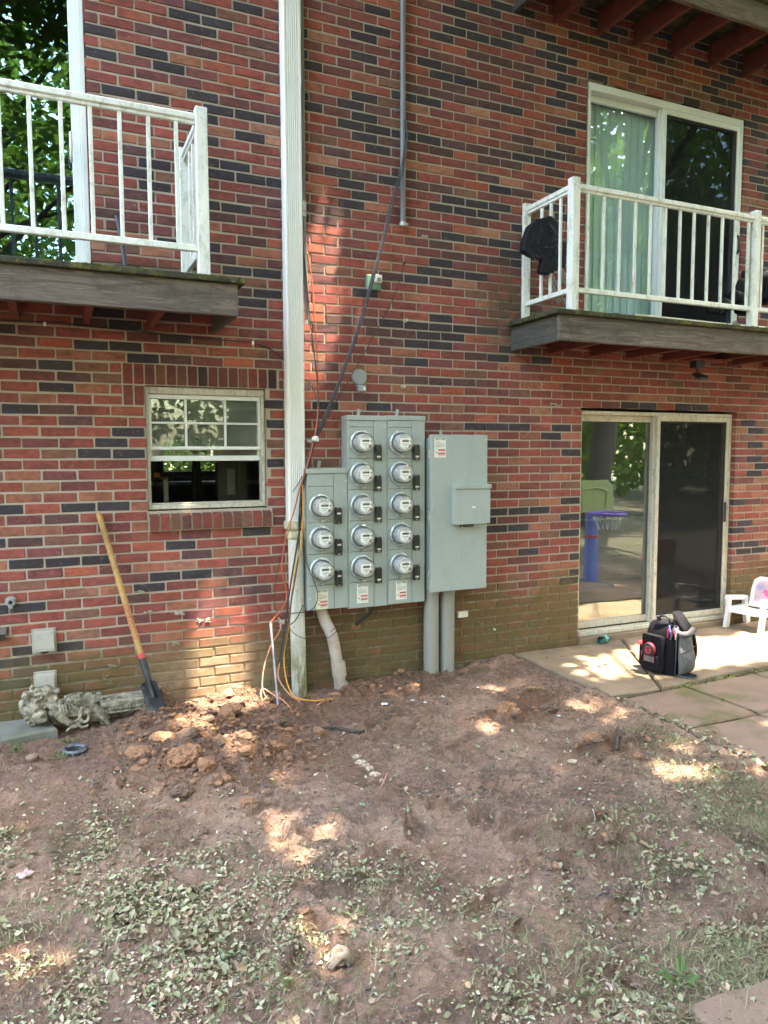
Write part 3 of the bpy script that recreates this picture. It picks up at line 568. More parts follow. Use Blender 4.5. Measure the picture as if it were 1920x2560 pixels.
def balcony(name, label, xl, xr, joists, xs, posts, ends, rx0, rx1):
    t = thing(name, label, 'balcony', ((xl+xr)/2, -.3, 2.39), group='balconies on the brick wall')
    rim = put('rim_board', B().box(xl, xr, -.622, -.585, 2.395, 2.578, .004), WOOD_GREY, t)
    b = B()
    for i in range(14):
        q = random.choice((xl+.04, xr-.04)) if i < 4 else random.uniform(xl, xr); b.lathe((q, -.622, random.uniform(2.42, 2.55)), (0, -1, 0), [(.004, 0), (.004, .0012), (0, .0013)], 8)
    sub('nail_heads', b, BLACK_PL, rim)
    for x, s in ((xl, 1), (xr, -1)): put('side_board', bar(x, x+s*.038, -.584, -.002, 2.392, 2.576, .004) if s > 0 else bar(x-.038, x, -.584, -.002, 2.392, 2.576, .004), WOOD_SIDE, t)
    for x in joists: put('joist', bar(x-.02, x+.02, -.584, -.003, 2.392, 2.57, .003), WOOD_RED, t)
    put('ledger', bar(xl+.04, xr-.04, -.0405, -.0022, 2.43, 2.575, .003), WOOD_RED, t) if False else None
    y = -.648; i = 0
    while y < -.03:
        w = .135; y1 = min(y+w, -.004); put('deck_board', bar(xl-.035-random.uniform(0, .012), xr+.035+random.uniform(0, .012), y, y1, 2.5795, 2.614+random.uniform(-.001, .001), .005), DECK, t); y = y1+.008
    railing_bits(t, xs, None, posts, rx0, rx1, ends); return t
xs = [WY(u, 560, -.6).x for u in (1469, 1509, 1549, 1588, 1626, 1663, 1700, 1735, 1771, 1806, 1839, 1872, 1907)]
xs += [xs[-1]+.12*i for i in range(1, 9)]
balR = balcony('balcony', 'right balcony with white railing and bags piled behind it', 3.345, 6.55, [3.727, 4.155, 4.543, 4.951, 5.38, 5.8, 6.2], xs, [3.47, 5.30, 6.45], [(3.47, 1)], 3.50, 6.42)
xs = [WY(u, 420, -.6).x for u in (2, 78, 156, 229, 302, 373, 442)]; st = xs[1]-xs[0]
xs = [xs[0]-st*i for i in range(9, 0, -1)]+xs
balL = balcony('balcony', 'left balcony with white railing and mossy deck edge above the small window', -1.95, 1.028, [-1.3, -.9, -.53, -.172, .218, .599], xs, [.835, -.9], [(.835, -1)], -1.95, .805)
def copy_tree(o, parent=None):
    c = o.copy(); COL.objects.link(c); c.parent = parent
    for ch in list(o.children): copy_tree(ch, c)
    return c
balT = copy_tree(balR); balT.location.z += 2.565; balT['label'] = 'topmost balcony seen from below, red joists under its deck'

# ================================================================ PIPES ON THE WALL
ds = thing('downspout', 'tall white ribbed downspout running into a stained round pipe at the ground', 'downspout', (1.545, -.055, -.1))
def spout_section(z0, z1, g=0.):
    xa, xb = 1.481-g, 1.607+g; yb, yf = -.012, -.088-g; poly = [(xa, yb), (xa, yf+.012), (xa+.008, yf)]
    n = 6; w = (xb-xa-.04)/n
    for i in range(n):
        s = xa+.02+i*w; poly += [(s, yf), (s+w*.22, yf+.006), (s+w*.60, yf+.006), (s+w*.82, yf)]
    poly += [(xb-.008, yf), (xb, yf+.012), (xb, yb)]
    return B().prism(poly[::-1], 'z', z0, z1)
zj = WY(735, 198, -.09).z
put('ribbed_section', spout_section(1.09, zj), SPOUT, ds); put('ribbed_section', spout_section(zj-.03, 6.2, .0015), SPOUT, ds)
put('adapter', B().box(1.466, 1.615, -.104, -.004, 1.06, 1.118, .006).box(1.472, 1.609, -.1, -.006, .985, 1.06, .02), PVC_ADAPT, ds)
put('round_pipe', B().tube([(1.535, -.062, .99), (1.537, -.062, .6), (1.545, -.062, .2), (1.550, -.062, -.17)], .0535, 28, smooth=4), PVC_OLD, ds, smooth='auto')
b = B()
for z in (2.35, 3.7, 4.6, 1.7): b.lathe((1.54, -.0825, z), (0, -1, 0), [(.005, 0), (.005, .003), (0, .004)], 8)
put('rivets', b, GALV, ds)
def strap(p, x, z, r, y, side=1, mat=STEEL_PIPE):
    put('strap', B().lathe((x, y, z-.008), (0, 0, 1), [(r, 0), (r+.003, .001), (r+.003, .015), (r, .016)], 16).box(x+side*(r+.001) if side > 0 else x-r-.034, x+r+.034 if side > 0 else x-r-.001, -.012, -.004, z-.012, z+.012, .004).lathe((x+side*(r+.019), -.012, z), (0, -1, 0), [(.007, 0), (.007, .004), (0, .005)], 8), mat, p)
t = thing('conduit', 'long grey steel conduit hanging open-ended in the middle of the wall', 'conduit', (2.386, -.03, 3.24))
put('pipe', B().tube([(2.388, -.03, 6.1), (2.386, -.03, 4.0), (2.384, -.03, 3.24)], .0205, 18), STEEL_PIPE, t, smooth='auto')
strap(t, 2.387, WY(1013, 33, -.03).z, .0205, -.03, 1); strap(t, 2.386, WY(1009, 275, -.03).z, .0205, -.03, -1)
put('collar', B().tube([(2.384, -.03, 3.262), (2.384, -.03, 3.236)], .025, 14).box(2.40, 2.425, -.045, -.02, 3.245, 3.258, .002), GALV, t)
t = thing('conduit', 'thin grey conduit beside the right edge of the downspout', 'conduit', (1.64, -.035, 2.48))
put('pipe', B().tube([(1.628, -.03, 6.1), (1.630, -.03, 3.4), (1.634, -.032, 2.95), (1.648, -.035, 2.49)], .0165, 14, smooth=4), STEEL_PIPE, t, smooth='auto')
put('coupling', B().tube([(1.630, -.03, 3.31), (1.630, -.03, 3.21)], .0195, 14), GALV, t, smooth='auto'); strap(t, 1.630, WY(764, 530, -.03).z, .0165, -.03, 1)
strap(t, 1.628, WY(760, 224, -.03).z, .0165, -.03, 1); put('collar', B().tube([(1.647, -.035, 2.51), (1.648, -.035, 2.48)], .021, 12), GALV, t)

# ================================================================ METER CABINETS
def screw(b, x, y, z, r=.0055): b.lathe((x, y, z), (0, -1, 0), [(r, 0), (r, .003), (r*.6, .005), (0, .005)], 10)
def lab(parent, cx, cz, y, w=.088, h=.138, mat=PAPER):
    L = put('rating_label', B().box(cx-w/2, cx+w/2, y-.0008, y, cz-h/2, cz+h/2), mat, parent)
    M = Matrix.Translation((cx-w*.40, y-.0012, cz+h*.42)) @ Matrix.Rotation(R(90), 4, 'X')
    tb = text_mesh('EATON', w*.25, bold=.0006, align='LEFT'); tb.xf(M); sub('lettering', tb, INK, L)
    b = B()
    for i, (fr, ln) in enumerate(((.31, .35), (.235, .42), (.20, .8), (.13, .82), (.105, .8), (.05, .82), (.03, .5), (-.06, .2))): b.box(cx-w*.41, cx-w*.41+w*ln, y-.0014, y-.0008, cz+h*fr-.0011, cz+h*fr+.0011)
    for fr in (-.20, -.24, -.38, -.41): b.box(cx-w*.16, cx+w*.42, y-.0014, y-.0008, cz+h*fr-.0008, cz+h*fr+.0008)
    sub('small_print', b, INK_G, L)
    b = B(); b.box(cx-w*.17, cx+w*.44, y-.0014, y-.0008, cz-h*.165, cz-h*.09); b.box(cx-w*.17, cx+w*.44, y-.0014, y-.0008, cz-h*.345, cz-h*.27); sub('red_warning_bars', b, RED_INK, L)
    b = B(); b.lathe((cx-w*.29, y-.0008, cz-h*.255), (0, -1, 0), [(w*.055, 0), (w*.055, .0006), (0, .0007)], 14); b.box(cx-w*.41, cx-w*.37, y-.0014, y-.0008, cz-h*.22, cz-h*.19); sub('warning_symbol', b, INK, L)
def meter(parent, x, z, y):
    m = put('electric_meter', B().lathe((x, y, z), (0, -1, 0), [(.060, .0), (.0875, .0), (.0885, .010), (.0875, .020), (.080, .026), (.074, .024), (.072, .010)], 36), ALU_RING, parent, smooth='auto')
    sub('meter_can', B().lathe((x, y, z), (0, -1, 0), [(.071, .004), (.0635, .012), (.0625, .055), (.060, .088), (.0555, .094)], 32), METER_CAN, m, 'auto')
    sub('face_bezel', B().lathe((x, y, z), (0, -1, 0), [(.0575, .088), (.0575, .098), (.051, .099), (.0505, .094), (0, .0935)], 32), FACE_G, m, 'auto')
    sub('face_plate', B().prism([(-.042+x, z+.026), (x-.034, z+.034), (x+.034, z+.034), (x+.042, z+.026), (x+.042, z-.008), (x+.034, z-.012), (x+.004, z-.044), (x-.012, z-.044), (x-.042, z-.024)], 'y', y-.0975, y-.0945), FACE_W, m)
    sub('display', B().box(x-.026, x+.026, y-.0990, y-.0977, z+.006, z+.021), LCD, m)
    b = B(); b.box(x-.024, x+.024, y-.0985, y-.0977, z-.011, z-.006)
    for i in range(3): b.box(x-.012+i*.009, x-.007+i*.009, y-.0985, y-.0977, z-.024, z-.018)
    b.box(x-.008, x+.006, y-.0985, y-.0977, z-.037, z-.034); b.box(x-.012, x+.02, y-.0985, y-.0977, z+.026, z+.029)
    sub('face_print', b, INK_G, m); sub('button', B().lathe((x+.039, y-.0965, z+.012), (0, -1, 0), [(.0048, 0), (.0048, .003), (0, .004)], 10), INK, m)
    sub('brass_seal', B().lathe((x+.032, y-.094, z-.022), (.5, -1, 0), [(.010, 0), (.010, .008), (.006, .012), (0, .012)], 10), BRASS, m)
    sub('glass_cover', B().lathe((x, y, z), (0, -1, 0), [(.0715, .018), (.0680, .026), (.0665, .100), (.0630, .113), (.055, .119), (0, .120)], 36), METER_GLASS, m, 'auto')
    sub('seal_latch', B().box(x-.012, x+.03, y-.014, y, z-.103, z-.098, .001).box(x+.005, x+.012, y-.02, y-.002, z-.110, z-.090, .001).lathe((x+.026, y-.008, z-.098), (0, -1, 0), [(.006, 0), (.006, .005), (0, .006)], 8), GALV, m)
def breaker(parent, x, z, y, sz):
    k = put('breaker', B().box(x-.026, x+.026, y-.022, y, z-.057, z+.050, .004).box(x-.024, x-.008, y-.018, y, z+.050, z+.057, .002).box(x+.006, x+.022, y-.018, y, z+.050, z+.057, .002).box(x-.02, x+.02, y-.026, y-.022, z-.030, z+.042, .003), BLACK_PL, parent)
    sub('sticker', B().box(x-.014, x+.014, y-.0268, y-.0261, z+sz-.006, z+sz+.006), PAPER, k)
    sub('breaker_slot', B().box(x-.008, x+.010, y-.0232, y-.0221, z-.05, z-.046), FACE_G, k)
def cabinet(label, x0, x1, z0, z1, mz, top, sz, lx, lz, lm):
    t = thing('meter_cabinet', label, 'electric cabinet', ((x0+x1)/2, -.08, z0), group='grey electric meter cabinets on the wall')
    yb, yf = -.012, -.136
    put('cabinet_body', B().box(x0, x1, yf, yb, z0, z1-.001, .002), CAB, t)
    put('top_cap', B().box(x0-.004, x1-.0005, yf-.011, yb+.002, z1-.032, z1+.003, .004), CAB, t)
    xs = x0+.198; e = .0016; pr = yf-.004; d = .111
    zs = [z1-.034, top]+[m-d for m in mz]+[z0+.003]
    for i in range(len(zs)-1):
        put('cover_panel', B().box(x0+.006, xs-e, pr, yf-.0002, zs[i+1]+e, zs[i]-e, .0015), CAB, t)
    put('cover_panel', B().box(xs+e, x1-.005, pr, yf-.0002, z0+.003, z1-.034, .0015), CAB, t)
    put('seam_shade', B().box(x0+.008, x1-.008, yf-.0002, yf+.0005, z0+.006, z1-.034), CAB_D, t)  # near-black sheet, paints the shade in the gaps between cover panels
    for m in mz: meter(t, x0+.098, m, pr-.0002); breaker(t, x0+.228, m-.068, pr-.0002, sz)
    b = B()
    for x, z in ((x0+.016, z1-.075), (x1-.014, z1-.085), (x1-.014, z0+.11), (x0+.018, z0+.085), (x1-.014, (z0+z1)/2)): screw(b, x, pr, z)
    put('screws', b, GALV, t)
    b = B(); b.box(-.013, .013, -.004, 0, -.05, .058, .002).xf(Matrix.Translation(((x0+x1)/2-.02, -.005, z1)) @ Matrix.Rotation(R(10), 4, 'Y')); put('mounting_tab', b, CAB, t)
    lab(t, lx, lz, pr-.0003, mat=lm); return t
M5 = [1.662, 1.441, 1.218, .996, .774]
cabinet('short left meter cabinet with three meters beside the downspout', 1.594, 1.898, .487, 1.480, [1.218, .996, .774], 1.36, .018, 1.700, .563, PAPER_Y)
cabinet('tall middle meter cabinet with five meters', 1.9005, 2.2055, .474, 1.853, M5, 1.775, -.030, 2.008, .580, PAPER)
cabinet('tall right meter cabinet with five meters beside the plain grey disconnect box', 2.208, 2.514, .478, 1.857, M5, 1.775, -.030, 2.318, .580, PAPER)
t = thing('disconnect_cabinet', 'plain grey disconnect cabinet with a smaller hinged box on its door', 'electric cabinet', (2.77, -.1, .555))
put('cabinet_body', B().box(2.537, 3.008, -.172, -.012, .560, 1.700, .002), CAB, t)
dr = put('cabinet_door', B().box(2.530, 3.016, -.200, -.1722, .553, 1.724, .004), CAB, t)
b = B()
for x, z in ((3.0, 1.69), (3.0, .60)): screw(b, x, -.2, z, .008)
put('screws', b, GALV, t)
for z in (1.585, 1.13, .70):
    b = B(); b.box(2.522, 2.5365, -.178, -.160, z-.03, z+.03, .001)
    for i in range(4): b.tube([(2.527, -.182, z-.03+i*.016), (2.527, -.182, z-.018+i*.016)], .005, 8)
    put('hinge', b, GALV, t)
hb = put('handle_box', B().box(2.704, 3.006, -.262, -.2002, 1.058, 1.322, .003), CAB, t)
sub('box_lid', B().box(2.699, 3.012, -.270, -.2005, 1.3222, 1.354, .003), CAB, hb); sub('sticker', B().box(2.842, 2.876, -.2628, -.2621, 1.178, 1.192), PAPER, hb)
sub('latch', B().box(2.80, 2.885, -.225, -.206, 1.034, 1.0578, .002).box(2.765, 2.775, -.23, -.215, 1.036, 1.0578, .001), CAB_D, hb)
lab(t, 2.606, 1.630, -.2002, .095, .150); put('mounting_tab', B().box(2.70, 2.726, -.016, -.011, 1.69, 1.765, .002), CAB, t)
tb = text_mesh('', .01) if False else None
t = thing('conduit', 'left one of two thick grey pipes rising from the soil to the disconnect cabinet', 'conduit', (2.59, -.08, -.1)); X1 = WY(1078, 1570, -.085).x; X2 = WY(1117, 1570, -.085).x
WL[t] = Vector((X1, -.085, -.12)); t.location = WL[t]
put('pipe', B().tube([(X1, -.085, -.18), (X1, -.085, .56)], .0585, 28), PVC_GREY, t, smooth='auto'); put('locknut', B().tube([(X1, -.085, .525), (X1, -.085, .552)], .064, 24), PVC_GREY, t, smooth='auto')
t = thing('conduit', 'right one of two thick grey pipes rising from the soil to the disconnect cabinet', 'conduit', (X2, -.085, -.12))
put('pipe', B().tube([(X2, -.085, -.18), (X2, -.085, .56)], .0585, 28), PVC_GREY, t, smooth='auto'); put('locknut', B().tube([(X2, -.085, .525), (X2, -.085, .552)], .064, 24), PVC_GREY, t, smooth='auto')
def P(lst): return [WY(u, v, y) for u, v, y in lst]
t = thing('bent_conduit', 'muddy pale bent pipe leaving the bottom of the short meter cabinet', 'conduit', (1.84, -.1, -.12))
ep = P([(800, 1515, -.06), (812, 1550, -.075), (830, 1590, -.10), (838, 1630, -.11), (846, 1680, -.115), (856, 1755, -.12)])
put('pipe', B().tube(ep, .042, 22, smooth=5), PVC_MUDDY, t, smooth='auto')
for u0, v0, u1, v1 in ((845, 1655, 849, 1690), (852, 1706, 856, 1738)): put('coupling', B().tube(P([(u0, v0, -.114), (u1, v1, -.117)]), .0515, 22), PVC_MUDDY, t, smooth='auto')

# ================================================================ SMALL FIXTURES
t = thing('junction_box', 'small green metal junction box with a clear cover high on the wall', 'junction box', (2.157, -.02, 2.76))
put('box_body', B().box(2.098, 2.214, -.03, -.001, 2.762, 2.868, .006), GREEN_BOX, t); put('cover', B().box(2.155, 2.207, -.06, -.0305, 2.812, 2.866, .004), FACE_W, t); put('latch', B().box(2.165, 2.198, -.064, -.0605, 2.82, 2.845, .003), DULL_GREY, t)
b = B()
for x, z in ((2.135, 2.775), (2.178, 2.772)): screw(b, x, -.03, z, .004)
put('screws', b, INK, t)
t = thing('junction_box', 'round grey junction box cover above the meter cabinets', 'junction box', (2.04, -.02, 2.06)); p = WY(896, 943)
put('cover', B().lathe((p.x, -.001, p.z), (0, -1, 0), [(.050, 0), (.056, .004), (.057, .022), (.053, .027), (0, .028)], 32), DULL_GREY, t, smooth='auto'); put('connector', B().box(p.x-.02, p.x+.045, -.045, -.003, p.z-.105, p.z-.061, .006).box(p.x-.03, p.x+.05, -.03, -.003, p.z-.066, p.z-.0565, .003), DULL_GREY, t); put('connector_face', B().box(p.x+.02, p.x+.036, -.0465, -.0452, p.z-.095, p.z-.072), PAPER, t)
def peg(u, v, label, r=.009, ln=.03, mat=GALV):
    p = WY(u, v); put('wall_anchor', B().lathe((p.x, -.0002, p.z), (0, -1, 0), [(r*1.6, 0), (r*1.6, .004), (r*.8, .005), (r*.8, ln), (r*1.2, ln+.001), (r*1.2, ln+.008), (0, ln+.009)], 12), mat, None, label, 'wall anchor', 'metal anchors left in the wall', smooth='auto')
peg(1010, 659, 'black wall anchor where a thin cable leaves the wall', .007, .015, INK); peg(1012, 802, 'stubby metal anchor in a mortar joint halfway up the wall'); peg(1006, 967, 'metal anchor just above the tall right meter cabinet'); peg(771, 1103, 'metal anchor beside the white cable tie'); peg(1235, 1573, 'pale anchor low on the mossy wall near the patio', .006, .012, WHITE_BIT)
def vent(label, x0, x1, z0, z1, open_):
    t = thing('dryer_vent', label, 'vent', ((x0+x1)/2, -.03, z0)); w = .014
    put('flange', B().box(x0, x1, -.010, -.001, z0, z1, .003), VENT_PL, t)
    put('hood', B().prism([(-.0102, z1-w), (-.034, z1-w-.01), (-.052, z0+w+.03), (-.052, z0+w+.01), (-.0102, z0+w+.03)], 'x', x0+w, x1-w), VENT_PL, t)
    for xa in (x0+w, x1-w-.006): put('side_lip', B().box(xa, xa+.006, -.05, -.0102, z0+w, z0+w+.03), VENT_PL, t)
    put('dark_duct', B().lathe(((x0+x1)/2, -.0104, z0+w+.018), (0, -1, 0), [(.032, 0), (.032, .004), (.0, .0042)], 16), INK, t)
    b = B()
    for x in (x0+.007, x1-.007):
        for z in (z0+.007, z1-.007): screw(b, x, -.01, z, .003)
    put('screws', b, INK, t)
vent('upper of two square weathered vents near the left edge of the wall', -.158, -.018, .345, .505, 1); vent('lower of two square vents, half hidden behind the stone statue', -.156, -.024, .06, .234, 0)
p = WY(27, 1503); t = thing('spigot', 'corroded metal pipe stub on the wall above the square vents', 'spigot', (p.x, -.03, p.z-.04))
put('flange', B().lathe((p.x, -.001, p.z), (0, -1, 0), [(.032, 0), (.032, .006), (.02, .008), (.018, .03), (.024, .032), (.024, .05), (.013, .051), (.012, .03)], 14), DULL_GREY, t, smooth='auto'); put('knob', B().box(p.x-.03, p.x+.03, -.026, -.014, p.z+.008, p.z+.02, .004).box(p.x-.012, p.x+.012, -.05, -.02, p.z-.04, p.z-.02, .004), DULL_GREY, t)
p = WY(3, 1580); t = thing('wall_hood', 'dark tilted vent hood cut off by the left edge of the picture', 'vent', (p.x-.02, -.03, p.z-.04))
put('hood', B().prism([(-.001, p.z+.03), (-.07, p.z+.008), (-.072, p.z), (-.001, p.z+.02)], 'x', p.x-.09, p.x+.03), WOOD_GREY, t); put('duct', B().box(p.x-.08, p.x+.02, -.03, -.001, p.z-.05, p.z+.012, .004), INK, t)
p = WY(1742, 926, -.25); t = thing('flood_light', 'small black flood light hanging under the right balcony', 'lamp', (p.x, -.25, 2.2))
put('base', B().box(p.x-.045, p.x+.05, -.29, -.21, 2.312, 2.372, .004), BLACK_PL, t); put('mount_board', B().box(4.972, 5.359, -.32, -.18, 2.372, 2.391, .003), WOOD_RED, t); put('arm', B().tube([(p.x+.005, -.25, 2.312), (p.x+.01, -.25, 2.275), (p.x+.015, -.265, 2.25)], .011, 8), BLACK_PL, t)
hd = B().box(-.05, .05, -.05, .05, -.012, .018, .006); hd.xf(Matrix.Translation((p.x+.012, -.275, 2.235)) @ Matrix.Rotation(R(28), 4, 'X')); put('lamp_head', hd, BLACK_PL, t)
hd = B().box(-.042, .042, -.042, .042, -.0145, -.0122, .001); hd.xf(Matrix.Translation((p.x+.012, -.275, 2.235)) @ Matrix.Rotation(R(28), 4, 'X')); put('lamp_glass', hd, PL_TAN, t)
t = thing('splice_box', 'small white plastic box on a thin copper wire under the disconnect cabinet', 'junction box', (2.91, -.01, .27)); p = WY(1154, 1535)
put('box_body', B().box(p.x-.046, p.x+.046, -.026, -.001, p.z-.024, p.z+.02, .004), PAPER, t); put('lid', B().box(p.x-.048, p.x+.048, -.028, -.0005, p.z+.0202, p.z+.026, .002), PAPER, t); put('screw', B().lathe((p.x, -.026, p.z), (0, -1, 0), [(.005, 0), (.005, .002), (0, .003)], 8), GALV, t)

# ================================================================ CABLES
def cab(pts, r, mat, label, name='cable', sm=6, n=8, grp='loose cables'): return put(name, B().tube(P(pts), r, n, smooth=sm), mat, None, label, 'cable', grp, smooth=True)
main = [(1016, 300, -.055), (1018, 350, -.06), (1008, 420, -.065), (985, 500, -.07), (952, 630, -.08), (905, 800, -.09), (856, 940, -.10), (812, 1050, -.115), (789, 1098, -.12), (773, 1150, -.125), (757, 1225, -.13), (752, 1300, -.13)]
cab(main+[(738, 1390, -.14), (722, 1490, -.16), (710, 1580, -.18), (697, 1660, -.20)], .0062, C_BLACK, 'thick black cable from the middle conduit down to the loose bundle')
cab([(u-6+i*.2, v, y+.006) for i, (u, v, y) in enumerate(main)]+[(746, 1390, -.145), (730, 1490, -.165), (716, 1580, -.185), (700, 1662, -.205)], .0058, C_GREY, 'second grey-black cable running beside the thick black one')
cab([(1010, 661, -.018), (990, 730, -.03), (940, 830, -.05), (880, 935, -.07), (835, 1015, -.09), (806, 1070, -.11), (790, 1098, -.125), (770, 1160, -.13), (754, 1240, -.135), (748, 1290, -.135)], .0032, C_BLACK, 'thin black cable slanting from the wall anchor to the white tie')
cab([(760, 640, -.05), (768, 720, -.055), (775, 800, -.06), (785, 880, -.075), (794, 960, -.09), (797, 1030, -.11), (790, 1095, -.125), (775, 1150, -.13), (755, 1240, -.14), (747, 1300, -.14), (752, 1325, -.13)], .0045, C_BLACK, 'black cable coming out of the thin conduit beside the downspout')
cab([(768, 630, -.04), (778, 690, -.05), (788, 800, -.065), (794, 920, -.085), (796, 1010, -.10), (788, 1085, -.125), (772, 1150, -.135), (750, 1220, -.145), (733, 1285, -.15), (718, 1325, -.15), (706, 1395, -.15), (705, 1430, -.15), (715, 1470, -.15), (716, 1495, -.16), (706, 1522, -.17), (690, 1540, -.18), (676, 1556, -.19)], .0048, C_ORANGE, 'bright orange cable hanging from beside the downspout to the grey rod')
cab([(704, 1565, -.18), (695, 1585, -.19), (678, 1612, -.20), (662, 1660, -.23), (656, 1700, -.28), (658, 1728, -.33), (672, 1755, -.38), (686, 1775, -.44), (700, 1797, -.5)], .0046, C_PALE, 'faded orange cable curving down left of the grey rod into the soil')
cab([(757, 1212, -.14), (757, 1290, -.145), (752, 1360, -.15), (738, 1420, -.155), (728, 1500, -.16), (724, 1555, -.165), (712, 1620, -.18), (710, 1655, -.2), (716, 1700, -.25), (730, 1735, -.33), (750, 1747, -.38), (785, 1752, -.40), (825, 1748, -.36), (850, 1752, -.36)], .0048, C_YEL, 'yellow cable hanging in front of the round pipe')
cab([(700, 1655, -.2), (695, 1690, -.24), (710, 1720, -.3), (730, 1742, -.37), (744, 1750, -.40), (756, 1770, -.45), (757, 1784, -.48)], .005, C_PALE, 'faded orange cable end lying by the foot of the round pipe')
cab([(652, 1728, -.36), (660, 1722, -.36), (688, 1740, -.44), (715, 1757, -.50), (735, 1788, -.60), (743, 1825, -.72), (733, 1860, -.86), (706, 1888, -.98), (688, 1908, -1.06), (676, 1930, -1.13)], .0046, C_PALE, 'pale orange cable looping out over the dug soil')
cab([(652, 1728, -.36), (655, 1750, -.42), (672, 1780, -.52), (690, 1800, -.58)], .005, C_PALE, 'short faded cable going into the soil beside the grey rod')
cab([(668, 1740, -.40), (655, 1755, -.46), (640, 1770, -.52)], .005, C_PALE, 'cut cable stub pointing left over the dug soil', sm=3)
cab([(820, 1750, -.36), (800, 1758, -.42), (790, 1770, -.46)], .004, C_PALE, 'thin pale wire at the foot of the bent pipe', sm=3)
cab([(757, 1322, -.13), (765, 1400, -.15), (786, 1455, -.17), (794, 1490, -.175), (786, 1518, -.17), (765, 1530, -.165), (730, 1534, -.16), (712, 1548, -.16)], .0032, C_BLACK, 'thin black cable arching over the left side of the short meter cabinet')
cab([(758, 1512, -.12), (748, 1535, -.13), (735, 1555, -.14), (722, 1563, -.15)], .0034, C_BLACK, 'short black wire crossing the round pipe', sm=4)
cab([(722, 1570, -.15), (745, 1590, -.145), (785, 1600, -.14), (825, 1592, -.155), (842, 1576, -.165), (836, 1572, -.165), (826, 1580, -.16)], .0026, C_BLACK, 'thin dark wire tied round the bent pipe')
cab([(728, 1310, -.15), (706, 1380, -.12), (692, 1440, -.1), (687, 1490, -.09), (690, 1522, -.1), (702, 1545, -.13)], .0026, C_BLACK, 'thin black wire bowing left of the orange cable over the bricks')
cab([(768, 948, -.02), (780, 970, -.05), (790, 990, -.08), (794, 1010, -.10)], .0026, C_BLACK, 'thin black wire from behind the downspout to the bundle', sm=4)
cab([(732, 1230, -.12), (745, 1210, -.125), (756, 1190, -.13)], .003, C_BLACK, 'short black wire end sticking out left of the bundle', sm=3)
cab([(-30, 800, -.012), (120, 806, -.012), (210, 815, -.012), (330, 826, -.012), (420, 837, -.012), (520, 848, -.012), (600, 852, -.012), (650, 862, -.012), (690, 882, -.012), (714, 905, -.014)], .0045, C_BLACK, 'black cable clipped along the wall under the left balcony')
for u, v in ((112, 810), (632, 858)): p = WY(u, v, -.01); put('cable_clip', B().box(p.x-.008, p.x+.008, -.02, -.001, p.z-.012, p.z+.012, .003), FACE_W, None, 'white clip holding the black cable '+('near the left edge' if u < 300 else 'near the downspout'), 'clip', 'cable clips')
cab([(938, 1512, -.06), (925, 1532, -.05), (905, 1550, -.035), (890, 1562, -.012)], .011, C_BLACK, 'fat black cable looping under the middle meter cabinet into a wall patch', sm=5)
p = WY(888, 1564); put('brick_patch', B().box(p.x-.035, p.x+.04, -.006, -.0005, p.z-.03, p.z+.02, .002), PL_RED if False else CLOD, None, 'small reddish patch in the wall where the fat cable ends', 'patch')
cab([(1190, 1478, -.03), (1160, 1485, -.02), (1159, 1510, -.012), (1156, 1528, -.03)], .0022, C_ORANGE, 'thin copper wire above the small white box', sm=4); cab([(1156, 1545, -.012), (1154, 1600, -.012), (1157, 1648, -.012)], .0022, C_ORANGE, 'thin copper wire below the small white box', sm=4)
put('metal_rod', B().tube(P([(676, 1556, -.19), (684, 1640, -.30), (698, 1795, -.52)]), .0085, 10), simple('pale_metal_tube', (.22, .20, .205), .4, .3, var=.3), None, 'thin pale metal tube standing in the dug soil below the orange cable', 'rod', smooth='auto')
p = WY(788, 1097, -.13); put('cable_tie', B().blob((p.x, -.135, p.z), (.024, .016, .02), 2, .18, 3, 4).blob((p.x+.012, -.14, p.z-.01), (.012, .012, .012), 1, .2, 2, 3), WHITE_BIT, None, 'white tape knot holding the cable bundle together', 'cable tie')
p = WY(706, 1555, -.17); put('cable_clamp', B().box(p.x-.02, p.x+.012, -.19, -.15, p.z-.012, p.z+.012, .003).tube([(p.x-.03, -.17, p.z+.03), (p.x, -.17, p.z), (p.x-.02, -.17, p.z-.03)], .006, 8), VENT_PL, None, 'grey clamp where the cables cross left of the round pipe', 'clamp')

# ================================================================ GROUND
def _hash(ix, iy, seed):
    h = (ix.astype(np.int64)*374761393+iy.astype(np.int64)*668265263+seed*1442695041) & 0x7fffffff
    h = ((h ^ (h >> 13))*1274126177) & 0x7fffffff; return ((h ^ (h >> 16)) & 0xffff)/65535.
def vn(x, y, seed=0):
    ix, iy = np.floor(x), np.floor(y); fx, fy = x-ix, y-iy; fx = fx*fx*(3-2*fx); fy = fy*fy*(3-2*fy)
    a, b, c, d = _hash(ix, iy, seed), _hash(ix+1, iy, seed), _hash(ix, iy+1, seed), _hash(ix+1, iy+1, seed)
    return (a*(1-fx)+b*fx)*(1-fy)+(c*(1-fx)+d*fx)*fy
def fbm(x, y, f, o=4, seed=0, g=.5):
    s = 0; a = 1; t = 0
    for i in range(o): s = s+a*vn(x*f+i*7.3, y*f-i*3.1, seed+i); t += a; a *= g; f *= 2.03
    return s/t
def ss(a, lo, hi): t = np.clip((a-lo)/(hi-lo), 0, 1); return t*t*(3-2*t)
